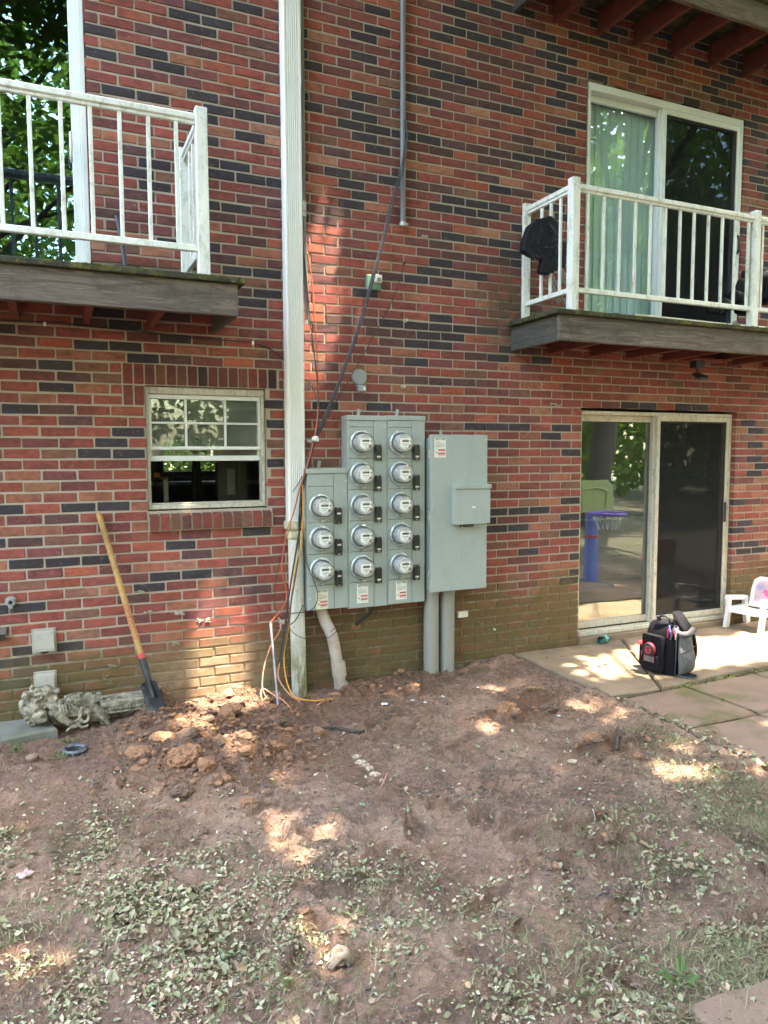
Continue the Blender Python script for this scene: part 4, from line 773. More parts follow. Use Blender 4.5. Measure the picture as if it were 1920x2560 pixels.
PILES = [(.80, -.80, .46, .50, .17), (.52, -.50, .26, .28, .12), (1.05, -.22, .30, .18, .15), (.55, -.12, .16, .14, .17), (1.32, -.45, .22, .22, .07), (.62, -1.10, .28, .2, .09), (1.05, -1.2, .25, .22, .07), (1.95, -.30, .32, .16, .10), (2.25, -.45, .22, .12, .06),
         (2.88, -1.03, .20, .17, .12), (2.62, -1.18, .16, .12, .07), (2.45, -1.12, .10, .08, .06), (2.83, -1.80, .26, .13, .07), (2.2, -.14, .5, .1, .05), (1.98, -2.62, .3, .05, .04)]
PITS = [(1.52, -.18, .14, .13, .05), (1.86, -.16, .12, .1, .03), (2.05, -2.78, .16, .07, .055), (1.85, -2.62, .05, .14, .04), (.25, -1.9, .2, .1, .025), (1.35, -2.2, .15, .09, .03)]
def pile_mask(x, y):
    m = np.zeros_like(x)
    for cx, cy, rx, ry, h in PILES: m = np.maximum(m, np.exp(-(((x-cx)/rx)**2+((y-cy)/ry)**2)*1.2)*min(1, h/.07))
    return m
random.seed(17); PRINTS = []
while len(PRINTS) < 64:
    x, y = random.uniform(.3, 3.3), random.uniform(-3.6, -.45)
    if any((x-a[0])**2+(y-a[1])**2 < .03 for a in PRINTS): continue
    PRINTS.append((x, y, random.uniform(0, 6.28), random.uniform(.10, .15), random.uniform(.042, .06), random.uniform(.016, .036)))
def gh(x, y):
    x = np.asarray(x, float); y = np.asarray(y, float); far = ss(np.hypot(x-1.2, y+2), 4, 9)
    z = -.105+.035*(fbm(x, y, .7, 3, 3)-.5)+.030*(fbm(x, y, 2.6, 4, 9)-.5)
    z = z+.03*ss(-x, -.1, .6)*ss(y, -1.2, -.2)
    m = pile_mask(x, y)
    for cx, cy, rx, ry, h in PILES:
        k = np.exp(-(((x-cx)/rx)**2+((y-cy)/ry)**2)*1.3); z = z+h*.85*k*(.75+.9*(fbm(x, y, 7, 3, 21)-.35))
    for cx, cy, rx, ry, h in PITS: z = z-h*np.exp(-(((x-cx)/rx)**2+((y-cy)/ry)**2)*1.3)
    clod = np.abs(fbm(x, y, 13, 4, 40, .62)-.5)*2
    z = z+(.026+.070*np.clip(m*1.3, 0, 1))*(clod-.25)*(1-far)
    rid = 1-np.abs(fbm(x, y, 5.5, 4, 60, .6)-.5)*4; z = z+.017*np.clip(rid, -1, 1)*ss(fbm(x, y, 1.3, 3, 66), .35, .6)*(1-far)+.015*(fbm(x, y, 26, 3, 70)-.5)*(1-far)
    for cx, cy, an, la, wa, dp in PRINTS:                        # boot prints with a pushed-up rim
        k = (np.abs(x-cx) < .3) & (np.abs(y-cy) < .3)
        if not k.any(): continue
        dx, dy = x[k]-cx, y[k]-cy; u, w = dx*math.cos(an)+dy*math.sin(an), -dx*math.sin(an)+dy*math.cos(an); d = np.sqrt((u/la)**2+(w/wa)**2)+.35*(fbm(x[k], y[k], 14, 2, 81)-.5)
        z[k] += -dp*(1-ss(d, .7, 1.05))+dp*.75*np.exp(-((d-1.25)/.2)**2)*(.4+1.2*fbm(x[k], y[k], 20, 3, 82))
    z = z+.05*ss(x, 2.75, 3.35)*ss(y, -2.6, -1.6)
    z = z+.012*(np.abs(fbm(x, y, 34, 3, 75, .6)-.5)*2-.3)*(1-far)
    under = ss(x, 3.37, 3.44)*ss(y, -3.2, -3.0); z = z*(1-under)+(-.16)*under
    return z
xs = np.concatenate([[-80, -40, -20, -10, -6, -4, -3], np.arange(-1.9, 3.5, .0105), np.arange(3.5, 4.0, .05), np.arange(4.0, 8, .12), [9, 12, 18, 30, 60, 90]])
ys = np.concatenate([[-90, -50, -30, -18, -12, -9, -7], np.arange(-6, -4.05, .08), np.arange(-4.0, .03, .0105)])
xs.sort(); GX, GY = np.meshgrid(xs, ys); GZ = gh(GX, GY); GZ[-1, :] = np.minimum(GZ[-1, :], -.05)
nx, ny = len(xs), len(ys); V = np.stack([GX.ravel(), GY.ravel(), GZ.ravel()], 1)
idx = np.arange(nx*ny).reshape(ny, nx); Q = np.stack([idx[:-1, :-1].ravel(), idx[:-1, 1:].ravel(), idx[1:, 1:].ravel(), idx[1:, :-1].ravel()], 1)
me = bpy.data.meshes.new('ground'); me.vertices.add(len(V)); me.vertices.foreach_set('co', V.ravel()); me.loops.add(Q.size); me.loops.foreach_set('vertex_index', Q.ravel().astype(np.int32)); me.polygons.add(len(Q)); me.polygons.foreach_set('loop_start', np.arange(0, Q.size, 4, dtype=np.int32)); me.polygons.foreach_set('loop_total', np.full(len(Q), 4, np.int32))
me.update(); me.validate(); me.polygons.foreach_set('use_smooth', [True]*len(Q)); me.materials.append(SOIL)
x, y = V[:, 0], V[:, 1]; m = np.clip(pile_mask(x, y)*1.25, 0, 1)[:, None]
mud = np.array([.58, .365, .262]); mud2 = np.array([.42, .255, .18]); clay = np.array([.33, .168, .098]); moss = np.array([.125, .118, .045]); pale = np.array([.52, .335, .24])
def weed_bias(x, y):
    st = 1.55+.62*ss(x, .7, 1.7)-.45*ss(x, 2.9, 3.3); b = .78*ss(-y-st, 0, .75)*(1-.25*ss(x, .9, 1.3)*(1-ss(x, 1.7, 2.1)))+.62*ss(-y, 1.15, 1.6)*ss(-x, -.62, -.15)+.4*ss(x, 2.6, 3.3)*ss(-y, 1.5, 1.9)
    b = b-.35*np.exp(-(((x-.95)/.25)**2+((y+2.0)/.25)**2))-.5*np.exp(-(((x-.86)/.14)**2+((y+2.75)/.2)**2))-.5*np.exp(-(((x-1.55)/.22)**2+((y+2.5)/.25)**2))-.5*np.exp(-(((x-2.0)/.2)**2+((y+2.72)/.15)**2))
    return np.clip(b, 0, 1)
wb = weed_bias(x, y)*ss(fbm(x, y, 2.3, 4, 90), .28, .62)
t = ss(fbm(x, y, 1.7, 4, 33), .35, .65)[:, None]; c = mud*(1-t)+mud2*t; c = c*(1-m)+clay*m
t = ss(fbm(x, y, 3.3, 3, 55), .52, .75)[:, None]*(1-m); c = c*(1-.6*t)+pale*.6*t
t = (ss(fbm(x, y, 4.1, 3, 77), .5, .72)*np.clip(wb*1.3+.5*ss(-x, -.3, .2)*ss(-y, .9, 1.2), 0, 1))[:, None]; c = c*(1-.75*t)+moss*.75*t
fr = ss(np.hypot(x-1.2, y+2), 4.5, 8)[:, None]; c = c*(1-fr)+np.array([.06, .07, .032])*fr
color_attr(me, c); go = bpy.data.objects.new('ground', me); COL.objects.link(go); meta(go, 'churned reddish mud and trampled weeds of the yard', 'ground', kind='structure')
def glook(x, y):                                                # height of the finished sheet
    i = np.clip(np.searchsorted(xs, x)-1, 0, nx-2); j = np.clip(np.searchsorted(ys, y)-1, 0, ny-2); fx = np.clip((x-xs[i])/(xs[i+1]-xs[i]), 0, 1); fy = np.clip((y-ys[j])/(ys[j+1]-ys[j]), 0, 1)
    return (GZ[j, i]*(1-fx)+GZ[j, i+1]*fx)*(1-fy)+(GZ[j+1, i]*(1-fx)+GZ[j+1, i+1]*fx)*fy
def gz(x, y): return float(glook(np.array([x]), np.array([y]))[0])

# ---- patio
pt = thing('patio', 'weathered concrete patio in front of the lower sliding door', 'patio', (4.8, -.6, -.16)); pt['kind'] = 'structure'
def slab(nm, poly, z0, z1, mat, parent):
    cx = sum(p[0] for p in poly)/len(poly); cy = sum(p[1] for p in poly)/len(poly); n = len(poly); b = B(); ring = []
    P2 = []                                                     # subdivide and roughen the edge
    for i in range(n):
        a, c = Vector(poly[i]), Vector(poly[(i+1) % n]); k = max(2, int((c-a).length/.07))
        for j in range(k): q = a.lerp(c, j/k); P2.append((q.x+random.uniform(-.006, .006), q.y+random.uniform(-.006, .006)))
    m = len(P2); sh = lambda p, d: (p[0]+(cx-p[0])*d/max(.1, math.hypot(cx-p[0], cy-p[1])), p[1]+(cy-p[1])*d/max(.1, math.hypot(cx-p[0], cy-p[1])))
    L = [[(*p, z0) for p in P2], [(*p, z1-.012+random.uniform(-.003, .003)) for p in P2], [(*sh(p, .010+random.uniform(0, .006)), z1) for p in P2]]
    v = [p for l in L for p in l]; f = [(r*m+i, r*m+(i+1) % m, (r+1)*m+(i+1) % m, (r+1)*m+i) for r in (0, 1) for i in range(m)]+[tuple(2*m+i for i in range(m))]
    return put(nm, b.add(v, f), mat, parent)
slab('slab', [(3.40, -1.165), (3.808, -1.205), (4.512, -.025), (3.41, -.012)][::1], -.17, -.049, CONC, pt)
slab('slab', [(3.824, -1.21), (5.1, -1.09), (7.4, -.95), (7.4, -.022), (4.53, -.022)], -.17, -.045, CONC, pt)
for (a, b2) in ((3.42, 4.02), (4.035, 4.72), (4.735, 5.5), (5.515, 6.3)):
    for (c2, d) in ((-1.80, -1.245), (-2.42, -1.815), (-3.05, -2.435)):
        y1 = d+(.0 if d < -1.3 else .05*(a-3.4)*.7)
        slab('paver', [(a, c2), (b2, c2), (b2, y1 if d < -1.3 else d+.05*(b2-3.4)*.7), (a, y1)], -.17, -.062+random.uniform(-.006, .004), CONC2, pt)
A = WZ(1720, 2505, -.07); D = (WZ(1920, 2440, -.07)-A).normalized(); N2 = Vector((D.y, -D.x, 0))
q = [A, A+D*.62, A+D*.62+N2*.6, A+N2*.6]; s = slab('stepping_stone', [(p.x, p.y) for p in q][::-1], -.13, -.07, CONC2, None); meta(s, 'square concrete stepping stone at the bottom right corner', 'paving stone')
s = slab('stone_slab', [(p.x, p.y) for p in (WZ(-90, 1880, -.075), WZ(143, 1832, -.075), WZ(125, 1790, -.05), WZ(-90, 1815, -.05))], -.12, -.045, STONE, None); meta(s, 'grey stone slab lying under the statue at the left edge', 'stone slab')

# ---- clods, litter, grass (stuff)
def scatter_mesh(name, parts, mat, label, cat, smooth=False):
    o = put(name, parts, mat, None, label, cat, kind='stuff', smooth=smooth); return o
b = B(); bd = B(); cnt = 0
while cnt < 1900:
    i = random.choices(range(len(PILES)), [p[2]*p[3]*p[4] for p in PILES])[0]; cx, cy, rx, ry, h = PILES[i]
    x, y = random.gauss(cx, rx*.62), random.gauss(cy, ry*.62)
    if y > -.02: continue
    r = min(.05, random.lognormvariate(-4.8, .58)); (bd if random.random() < .4 else b).blob((x, y, gz(x, y)+r*.35), (r*random.uniform(.8, 1.5), r*random.uniform(.8, 1.4), r*random.uniform(.5, 1.)), 2 if r > .022 else 1, .30, 2.2, cnt); cnt += 1
q = []
while len(q) < 3200:
    i = random.choices(range(len(PILES)), [p[2]*p[3] for p in PILES])[0]; cx, cy, rx, ry, h = PILES[i]; x, y = random.gauss(cx, rx*.75), random.gauss(cy, ry*.75)
    if y < -.01: q.append((x, y))
q = np.array(q); zz = glook(q[:, 0], q[:, 1])
for i, (x, y) in enumerate(q): r = random.uniform(.003, .008); (bd if i % 2 else b).blob((x, y, zz[i]+r*.3), (r*random.uniform(.9, 1.5), r, r*.8), 0, .3, 2.5, i)
DARKSOIL = simple('dark_humus', (.135, .097, .08), .95, bump=.8, bs=120, var=.5, vs=40)
scatter_mesh('dirt_clods', b, CLOD, 'crumbled reddish clods of dug soil', 'soil'); scatter_mesh('dirt_clods', bd, CLOD_D, 'damp dark clods mixed through the dug soil', 'soil')
for (u, v, r, lb) in ((405, 1855, .05, 'blocky clod at the left side of the dug heap'), (465, 1910, .065, 'smooth sliced clod in the middle of the dug heap'), (455, 1960, .045, 'dark clod at the front of the dug heap'), (350, 1880, .05, 'rounded clod at the left foot of the dug heap'), (700, 1800, .035, 'dark clod beside the loose cables'), (585, 1720, .045, 'dark clod against the wall above the heap'), (1375, 1760, .05, 'dark clod on the right small mud heap'), (620, 1985, .03, 'clod at the right front of the dug heap')):
    p = WZ(u, v, -.03); z = gz(p.x, p.y); bb = B(); bb.blob((p.x, p.y, z+r*.35), (r*1.25, r, r*.8), 3, .24, 1.9, u); put('soil_clod', bb, CLOD_D if 'dark' in lb else CLOD, None, lb, 'clod', 'large clods of soil')

def leaves(n, pos, size, cols, flat=.35, name='leaf_litter', lift=.004):
    """n folded leaf shapes: 6 vertices, 4 faces each"""
    a = RNG.uniform(0, 2*np.pi, n); s = size*np.clip(RNG.lognormal(-.08, .38, n), .35, 1.75); w = s*RNG.uniform(.38, .70, n); tl = RNG.normal(0, flat, n); ro = RNG.normal(0, flat, n); curl = RNG.uniform(-.25, .35, n)*s
    ux = np.stack([np.cos(a)*np.cos(tl), np.sin(a)*np.cos(tl), np.sin(tl)], 1); sd = np.stack([-np.sin(a), np.cos(a), np.zeros(n)], 1); nz = np.cross(ux, sd); sd = sd*np.cos(ro)[:, None]+nz*np.sin(ro)[:, None]; nz = np.cross(ux, sd)
    S2, W2, K = s[:, None], w[:, None], curl[:, None]
    v = np.stack([pos-ux*S2*.5, pos-ux*S2*.08+sd*W2*.5+nz*(W2*.22+K*.3), pos+ux*S2*.25+sd*W2*.36+nz*(W2*.18+K*.7), pos+ux*S2*.5+nz*K, pos+ux*S2*.25-sd*W2*.36+nz*(W2*.18+K*.7), pos-ux*S2*.08-sd*W2*.5+nz*(W2*.22+K*.3)], 1)
    v = v+RNG.normal(0, .11, v.shape)*S2[:, :, None]*np.array([1, 1, .7])
    lo = v[:, :, 2].min(1)-pos[:, 2]; v[:, :, 2] += (-lo+lift)[:, None]
    v = v.reshape(-1, 3); base = (np.arange(n)*6)[:, None]
    f = np.concatenate([base+np.array([[0, 5, 4, 3]]), base+np.array([[0, 3, 2, 1]])], 0)
    return v, f, np.repeat(cols, 6, 0)
def np_obj(name, v, f, cols, mat, label, cat, kind='stuff', parent=None, smooth=False):
    k = f.shape[1]; me = bpy.data.meshes.new(name); me.vertices.add(len(v)); me.vertices.foreach_set('co', v.ravel()); me.loops.add(f.size); me.loops.foreach_set('vertex_index', f.ravel().astype(np.int32)); me.polygons.add(len(f)); me.polygons.foreach_set('loop_start', np.arange(0, f.size, k, dtype=np.int32)); me.polygons.foreach_set('loop_total', np.full(len(f), k, np.int32)); me.update(); me.validate(); me.materials.append(mat)
    if cols is not None: color_attr(me, cols)
    o = bpy.data.objects.new(name, me); COL.objects.link(o)
    if parent is not None: o.parent = parent; o.location = -WL[parent]
    return meta(o, label, cat, kind=kind)
def scatter(n, dens, xr=(-1.2, 3.3), yr=(-3.95, -.9)):
    out = []
    while sum(len(q) for q in out) < n:
        x = RNG.uniform(*xr, 40000); y = RNG.uniform(*yr, 40000); k = RNG.uniform(0, 1, 40000) < dens(x, y); out.append(np.stack([x[k], y[k]], 1))
    q = np.concatenate(out)[:n]; return np.concatenate([q, glook(q[:, 0], q[:, 1])[:, None]], 1)
dk = B(); q = scatter(1700, lambda x, y: .02+.98*ss(fbm(x, y, 2.2, 4, 150, .6), .52, .66), (.1, 3.35), (-3.8, -.2))
for i, (x, y, z) in enumerate(q): r = random.uniform(.003, .009); dk.blob((x, y, z+r*.2), (r*random.uniform(.9, 1.9), r*random.uniform(.7, 1.3), r*.7), 1 if r > .008 else 0, .45, 2.6, i)
put('dark_soil_crumbs', dk, DARKSOIL, None, 'dark wet crumbs of soil strewn over the mud', 'soil', kind='stuff')
def dens_leaf(x, y): return np.clip(weed_bias(x, y)*ss(fbm(x, y, 2.3, 4, 90), .34, .60)*ss(fbm(x, y, 7, 3, 91), .32, .66)*1.1+.035, 0, 1)*(pile_mask(x, y) < .35)
n = 26000; pos = scatter(n, dens_leaf)
pal = np.array([1.36, 1.28, 1.22])*np.array([[.19, .205, .125], [.23, .235, .16], [.15, .17, .10], [.27, .265, .19], [.24, .185, .135], [.31, .235, .18], [.16, .125, .095], [.15, .21, .13], [.30, .30, .23]])
pc = pal[RNG.choice(len(pal), n, p=[.13, .17, .10, .17, .11, .10, .10, .03, .09])]*RNG.uniform(.75, 1.25, (n, 1))
v, f, c = leaves(n, pos, .0165, pc, .36); np_obj('leaf_litter', v, f, c, LITTER, 'trampled pale green leaves and weeds pressed into the mud', 'leaf litter')
def dens_weed(x, y): return np.clip(weed_bias(x, y)*ss(fbm(x, y, 3.1, 3, 95), .52, .72)*1.2, 0, 1)*(pile_mask(x, y) < .3)
n = 1900; pos = scatter(n, dens_weed); pos[:, 2] += RNG.uniform(.0, .03, n); pc = pal[RNG.choice(5, n)]*RNG.uniform(.65, 1.1, (n, 1))
v, f, c = leaves(n, pos, .025, pc, .5); np_obj('low_weeds', v, f, c, LITTER, 'small upright weeds growing through the mud', 'weeds')
def blades(n, pos, ln, cols):
    a = RNG.uniform(0, 2*np.pi, n); l = ln*RNG.uniform(.5, 1.5, n); d = np.stack([np.cos(a), np.sin(a), np.zeros(n)], 1); sd = np.stack([-np.sin(a), np.cos(a), np.zeros(n)], 1); el = RNG.uniform(.05, 1.1, n); up = np.array([[0, 0, 1.]]); w = RNG.uniform(.0008, .0018, n)[:, None]
    m = pos+(d*np.cos(el)[:, None]+up*np.sin(el)[:, None])*(l*.55)[:, None]; t = pos+(d*np.cos(el*.3)[:, None]+up*np.sin(el*.3)[:, None])*l[:, None]
    v = np.stack([pos-sd*w, pos+sd*w, m+sd*w*.8, m-sd*w*.8, t+sd*w*.15, t-sd*w*.15], 1).reshape(-1, 3); v[:, 2] += .003; b0 = (np.arange(n)*6)[:, None]
    return v, np.concatenate([b0+np.array([[0, 1, 2, 3]]), b0+np.array([[3, 2, 4, 5]])], 0), np.repeat(cols, 6, 0)
def dens_grass(x, y): return np.clip(weed_bias(x, y)*(.25+.9*ss(x, 1.2, 2.0))*ss(fbm(x, y, 2.9, 3, 120), .38, .66)+.008, 0, 1)*(pile_mask(x, y) < .35)
n = 15000; pos = scatter(n, dens_grass); gp = np.array([[.18, .19, .10], [.24, .22, .13], [.13, .16, .07], [.30, .25, .17]]); v, f, c = blades(n, pos, .05, gp[RNG.choice(4, n)]*RNG.uniform(.7, 1.2, (n, 1))); np_obj('grass', v, f, c, LITTER, 'thin trampled grass blades between the leaves', 'grass')
n = 5200; pos = scatter(n, lambda x, y: .04+.5*ss(fbm(x, y, 2.0, 3, 140), .45, .65), yr=(-3.9, -.05)); tp = np.array([[.11, .075, .05], [.19, .13, .09], [.06, .045, .035]]); v, f, c = blades(n, pos, .05, tp[RNG.choice(3, n)]); np_obj('twigs', v, f, c, LITTER, 'dark twigs and root fibres strewn over the mud', 'twigs')
n = 380; pos = np.stack([RNG.uniform(3.3, 3.52, n), RNG.uniform(-2.9, -1.2, n), np.full(n, -.07)], 1); pos[:, 0] -= .06*RNG.random(n)
v, f, c = leaves(n, pos, .026, pal[RNG.choice(len(pal), n)]*1.15, .35); np_obj('leaf_litter', v, f, c, LITTER, 'pale leaves gathered along the edge of the paving', 'leaf litter')
b = B()                                                         # moss cushions in the paving joints
for i in range(300):
    if random.random() < .7: x = random.uniform(3.9, 6.2); y = -1.225+.035*(x-3.4)+random.gauss(0, .018)
    else: x = random.choice((4.027, 4.727))+random.gauss(0, .015); y = random.uniform(-2.4, -1.25)
    r = random.uniform(.004, .012); b.blob((x, y, -.061), (r*1.5, r, r*.5), 1, .3, 3, i)
MOSS = simple('green_moss', (.10, .105, .025), .95, bump=.6, bs=250, var=.35, vs=30); put('moss', b, MOSS, None, 'bright green moss in the joints of the paving', 'moss', kind='stuff')
b = B()
for i in range(260): x = random.uniform(-1.9, .95) if i < 150 else random.uniform(4.9, 6.4); r = random.uniform(.004, .012); b.blob((x, random.uniform(-.65, -.60), 2.612), (r*1.6, r*.9, r*.6), 1, .35, 3, i)
put('moss', b, MOSS, None, 'moss crumbs growing along the front edges of the balcony decks', 'moss', kind='stuff')
b = B()
for i in range(70): x, y = random.uniform(3.5, 5.6), random.uniform(-1.0, -.1); r = random.uniform(.003, .008); b.blob((x, y, -.044), (r*1.4, r, r*.6), 1, .35, 3, i)
put('soil_crumbs', b, CLOD, None, 'crumbs of soil scattered over the patio', 'soil', kind='stuff')

# ================================================================ SHOVEL
t = thing('shovel', 'long wooden-handled shovel leaning on the wall with its blade in the heap', 'shovel', (.53, -.36, .0))
P0, P1 = Vector((.253, -.020, 1.217)), Vector((.520, -.355, .085)); ax = (P1-P0).normalized(); Ln = (P1-P0).length
hp = [P0, P0+ax*.012, P0+ax*.03, P0+ax*Ln*.35, P0+ax*Ln*.78]
put('handle', B().tube(hp, [.011, .017, .0185, .0185, .0195], 16), ASH, t, smooth='auto')
toc = (CAM-(P0+ax*Ln*.55)).normalized(); toc = (toc-ax*toc.dot(ax)).normalized(); sidev = ax.cross(toc)
def lettering(txt, size, at, up, outn, mat, parent, r):
    tb = text_mesh(txt, size, bold=.0008); rt = up; upv = outn.cross(rt)
    o2 = []
    for (a, c, d) in tb.v:                                      # wrap the letters round the handle
        th = c/r; o2.append(at+rt*a+(outn*math.cos(th)+upv*math.sin(th))*(r+.0006))
    tb.v = [tuple(p) for p in o2]; return put('lettering', tb, mat, parent)
_tq = (toc*math.cos(R(58))+sidev*math.sin(R(58))); _sq = ax.cross(_tq)
lettering('RAZORBACK', .040, P0+ax*Ln*.595, -ax, toc, RED_INK, t, .0192)
put('red_band', B().tube([P0+ax*Ln*.765, P0+ax*Ln*.795], .0202, 16), RED_INK, t, smooth='auto')
put('socket', B().tube([P0+ax*Ln*.79, P0+ax*Ln*.86, P0+ax*Ln*.93, P1+ax*.0], [.0212, .0215, .019, .014], 14), BLADE, t, smooth='auto')
bl = []; bf = []; nu, nv = 13, 15; back = -toc
for i in range(nv):
    s = i/(nv-1); w = .095*(min(1, s*9+.45))*(1 if s < .55 else max(.05, 1-((s-.55)/.45)**2))
    for j in range(nu):
        q = j/(nu-1)*2-1; dish = .030*(1-q*q)*math.sin(min(1, s*1.4+.15)*math.pi/2)+.012*s*s
        p = P0+ax*(Ln*.91+s*.27)+_sq*(q*w)+_tq*(-dish+.01); bl.append(p)
bf = [(i*nu+j, i*nu+j+1, (i+1)*nu+j+1, (i+1)*nu+j) for i in range(nv-1) for j in range(nu-1)]
k = len(bl); bl2 = bl+[p-toc*.003 for p in bl]; bf += [tuple(a+k for a in f[::-1]) for f in bf]
put('blade', B().add(bl2, bf), BLADE, t, smooth=True)

# ================================================================ STATUE AND ORNATE PEDESTAL
def remeshed(name, b, mat, parent, vox, label=None, cat=None, group=None, soft=0):
    o = put(name, b, mat, parent, label, cat, group, smooth=True); m = o.modifiers.new('fuse', 'REMESH'); m.mode = 'VOXEL'; m.voxel_size = vox; m.use_smooth_shade = True
    if soft: m = o.modifiers.new('drape', 'SMOOTH'); m.factor = .5; m.iterations = soft
    return o
def sp(u, v, y): return WY(u, v, y)
b = B(); q = lambda u, v, y, r, s=0, a=.12: b.blob(sp(u, v, y), r, 2, a, 2.5, s)
random.seed(21)
# tangled hair and head at the left end
for i in range(30):
    u = random.gauss(92, 15); v = random.gauss(1738, 13); c = sp(u, v, -.19+random.uniform(-.05, .02)); s1 = random.choice((-1, 1)); e = random.uniform(.012, .02); b.tube([c+Vector((e*math.cos(s1*k*.8+i), -.01+.002*k, e*1.1*math.sin(s1*k*.8+i)))*(1-k*.07) for k in range(9)], [.009, .009, .0085, .008, .0075, .007, .006, .005, .004], 6, smooth=2)
q(112, 1735, -.18, (.06, .06, .055)); q(85, 1775, -.22, (.055, .05, .05)); q(98, 1790, -.24, (.045, .04, .045)); q(70, 1765, -.17, (.05, .05, .06))
for i in range(9):
    a = i*.7; c = sp(65+6*(i % 3), 1735+i*9, -.21); b.tube([c+Vector((.02*math.cos(a+k*.9), -.012, .02*math.sin(a+k*.9)))*(1-k*.08) for k in range(8)], .007, 6, smooth=3)
for i in range(16):
    u0, v0 = random.uniform(75, 140), random.uniform(1720, 1760); b.tube([sp(u0, v0, -.20), sp(u0-8, v0+10, -.225), sp(u0-4, v0+22, -.23), sp(u0+6, v0+30, -.225)], .0075, 6, smooth=3)
# muzzle / face details
q(105, 1785, -.27, (.022, .02, .016)); q(112, 1797, -.26, (.012, .012, .02)); q(140, 1727, -.2, (.028, .03, .018)); q(138, 1748, -.21, (.02, .03, .03)); q(147, 1757, -.22, (.018, .02, .025))
# torso with folds of cloth
for i in range(7): b.tube([sp(118+i*4, 1752+i*5, -.21+i*.004), sp(135+i*5, 1772+i*5, -.25), sp(150+i*4, 1795+i*2, -.245), sp(168+i*3, 1806, -.22)], [.014, .02, .02, .012], 8, smooth=4)
q(150, 1775, -.19, (.075, .06, .05), 3); q(185, 1775, -.19, (.06, .06, .055), 4); q(180, 1752, -.18, (.05, .05, .045), 5)
for i in range(14):
    c = sp(random.gauss(180, 12), random.gauss(1753, 7), -.215+random.uniform(-.03, .01)); e = random.uniform(.010, .016); b.tube([c+Vector((e*math.cos(k*.85+i), -.008, e*math.sin(k*.85+i)))*(1-k*.08) for k in range(8)], .007, 6, smooth=2)
for i in range(6): b.tube([sp(140+i*8, 1760, -.235), sp(143+i*8, 1772, -.255), sp(147+i*8, 1782, -.25)], .006, 6, smooth=3)
# drapery to the right and wing-like leaves behind
for i in range(9): b.tube([sp(210+i*3, 1765+i*2, -.19), sp(230+i*3, 1762+i*4, -.215), sp(250+i*3, 1772+i*5, -.21), sp(268+i*.8, 1790+i*3, -.19)], [.012, .014, .013, .009], 8, smooth=4)
q(240, 1785, -.16, (.07, .05, .05), 6); q(262, 1798, -.17, (.035, .035, .04), 7); q(228, 1792, -.2, (.02, .02, .02)); q(212, 1778, -.2, (.05, .04, .03))
for i in range(10): u = 180+i*8; b.tube([sp(u, 1755, -.12), sp(u+3, 1744-6*(i % 3), -.11), sp(u+8, 1738+5*(i % 2), -.12)], [.016, .015, .006], 7, smooth=3)
q(215, 1755, -.11, (.09, .04, .035), 9)
# limbs
for pts in ([(205, 1768), (203, 1785), (196, 1800)], [(200, 1800), (212, 1805), (222, 1795), (220, 1782)], [(188, 1800), (196, 1812), (208, 1818), (222, 1812)]): b.tube([sp(u, v, -.25) for u, v in pts], [.012, .012, .009, .008][:len(pts)], 8, smooth=4)
for s in range(5): b.tube([sp(165+s*3, 1830-s*3, -.3), sp(172+s*4, 1820, -.29), sp(185+s*3, 1812, -.28)], .005, 6, smooth=3)
st = remeshed('statue', b, STATUE, None, .0036, 'toppled grey cast-stone garden statue with curly carving lying by the wall', 'statue')
b = B(); p = [sp(250, 1752, -.10), sp(352, 1738, -.10)]; tx = (p[1]-p[0]).normalized(); nn = Vector((-tx.y, tx.x, 0)); O = p[0]
def ob(x0, x1, y0, y1, z0, z1, c=.004):
    bb = B().box(x0, x1, y0, y1, z0, z1, c); M = Matrix(((tx.x, nn.x, 0, O.x), (tx.y, nn.y, 0, O.y), (tx.z, 0, 1, O.z), (0, 0, 0, 1))); return bb.xf(M)
t = thing('ornate_pedestal', 'ornate square cast-stone base lying between the statue and the shovel', 'pedestal', (O.x+.13, -.1, -.09))
w = .285
put('top_plate', ob(0, w, -.10, -.07, -.02, .012), STATUE, t); put('top_plate', ob(0, w, .04, .075, -.02, .012), STATUE, t); put('top_plate', ob(0, .03, -.069, .039, -.02, .012), STATUE, t); put('top_plate', ob(w-.035, w, -.069, .039, -.02, .012), STATUE, t)
rg = B(); rg.lathe((0, 0, 0), (0, 0, 1), [(.052, -.02), (.058, .0), (.070, .004), (.085, -.004), (.085, -.018)], 20); rg.xf(Matrix.Translation(O+tx*.14+Vector((0, -.012, .006))) @ Matrix.Diagonal((1.35, .62, 1, 1))); put('carved_ring', rg, STATUE, t, smooth='auto')
put('frieze', ob(.004, w-.004, -.098, -.088, -.048, -.0205), STATUE, t)
fb = B()
for i in range(14): fb.blob(O+tx*(.018+i*.0195)+nn*-.1+Vector((0, 0, -.034)), (.008, .007, .011), 1, .2, 2, i)
put('carved_leaves', fb, STATUE, t, smooth=True); put('lower_lip', ob(-.006, w+.006, -.104, -.08, -.06, -.0482), STATUE, t)
for a in (.0, .25): put('foot', ob(a+.008, a+.03, -.085, .05, -.16, -.0605), STATUE, t)
put('back_panel', ob(.0, w, .04, .06, -.16, -.0205), STATUE, t)

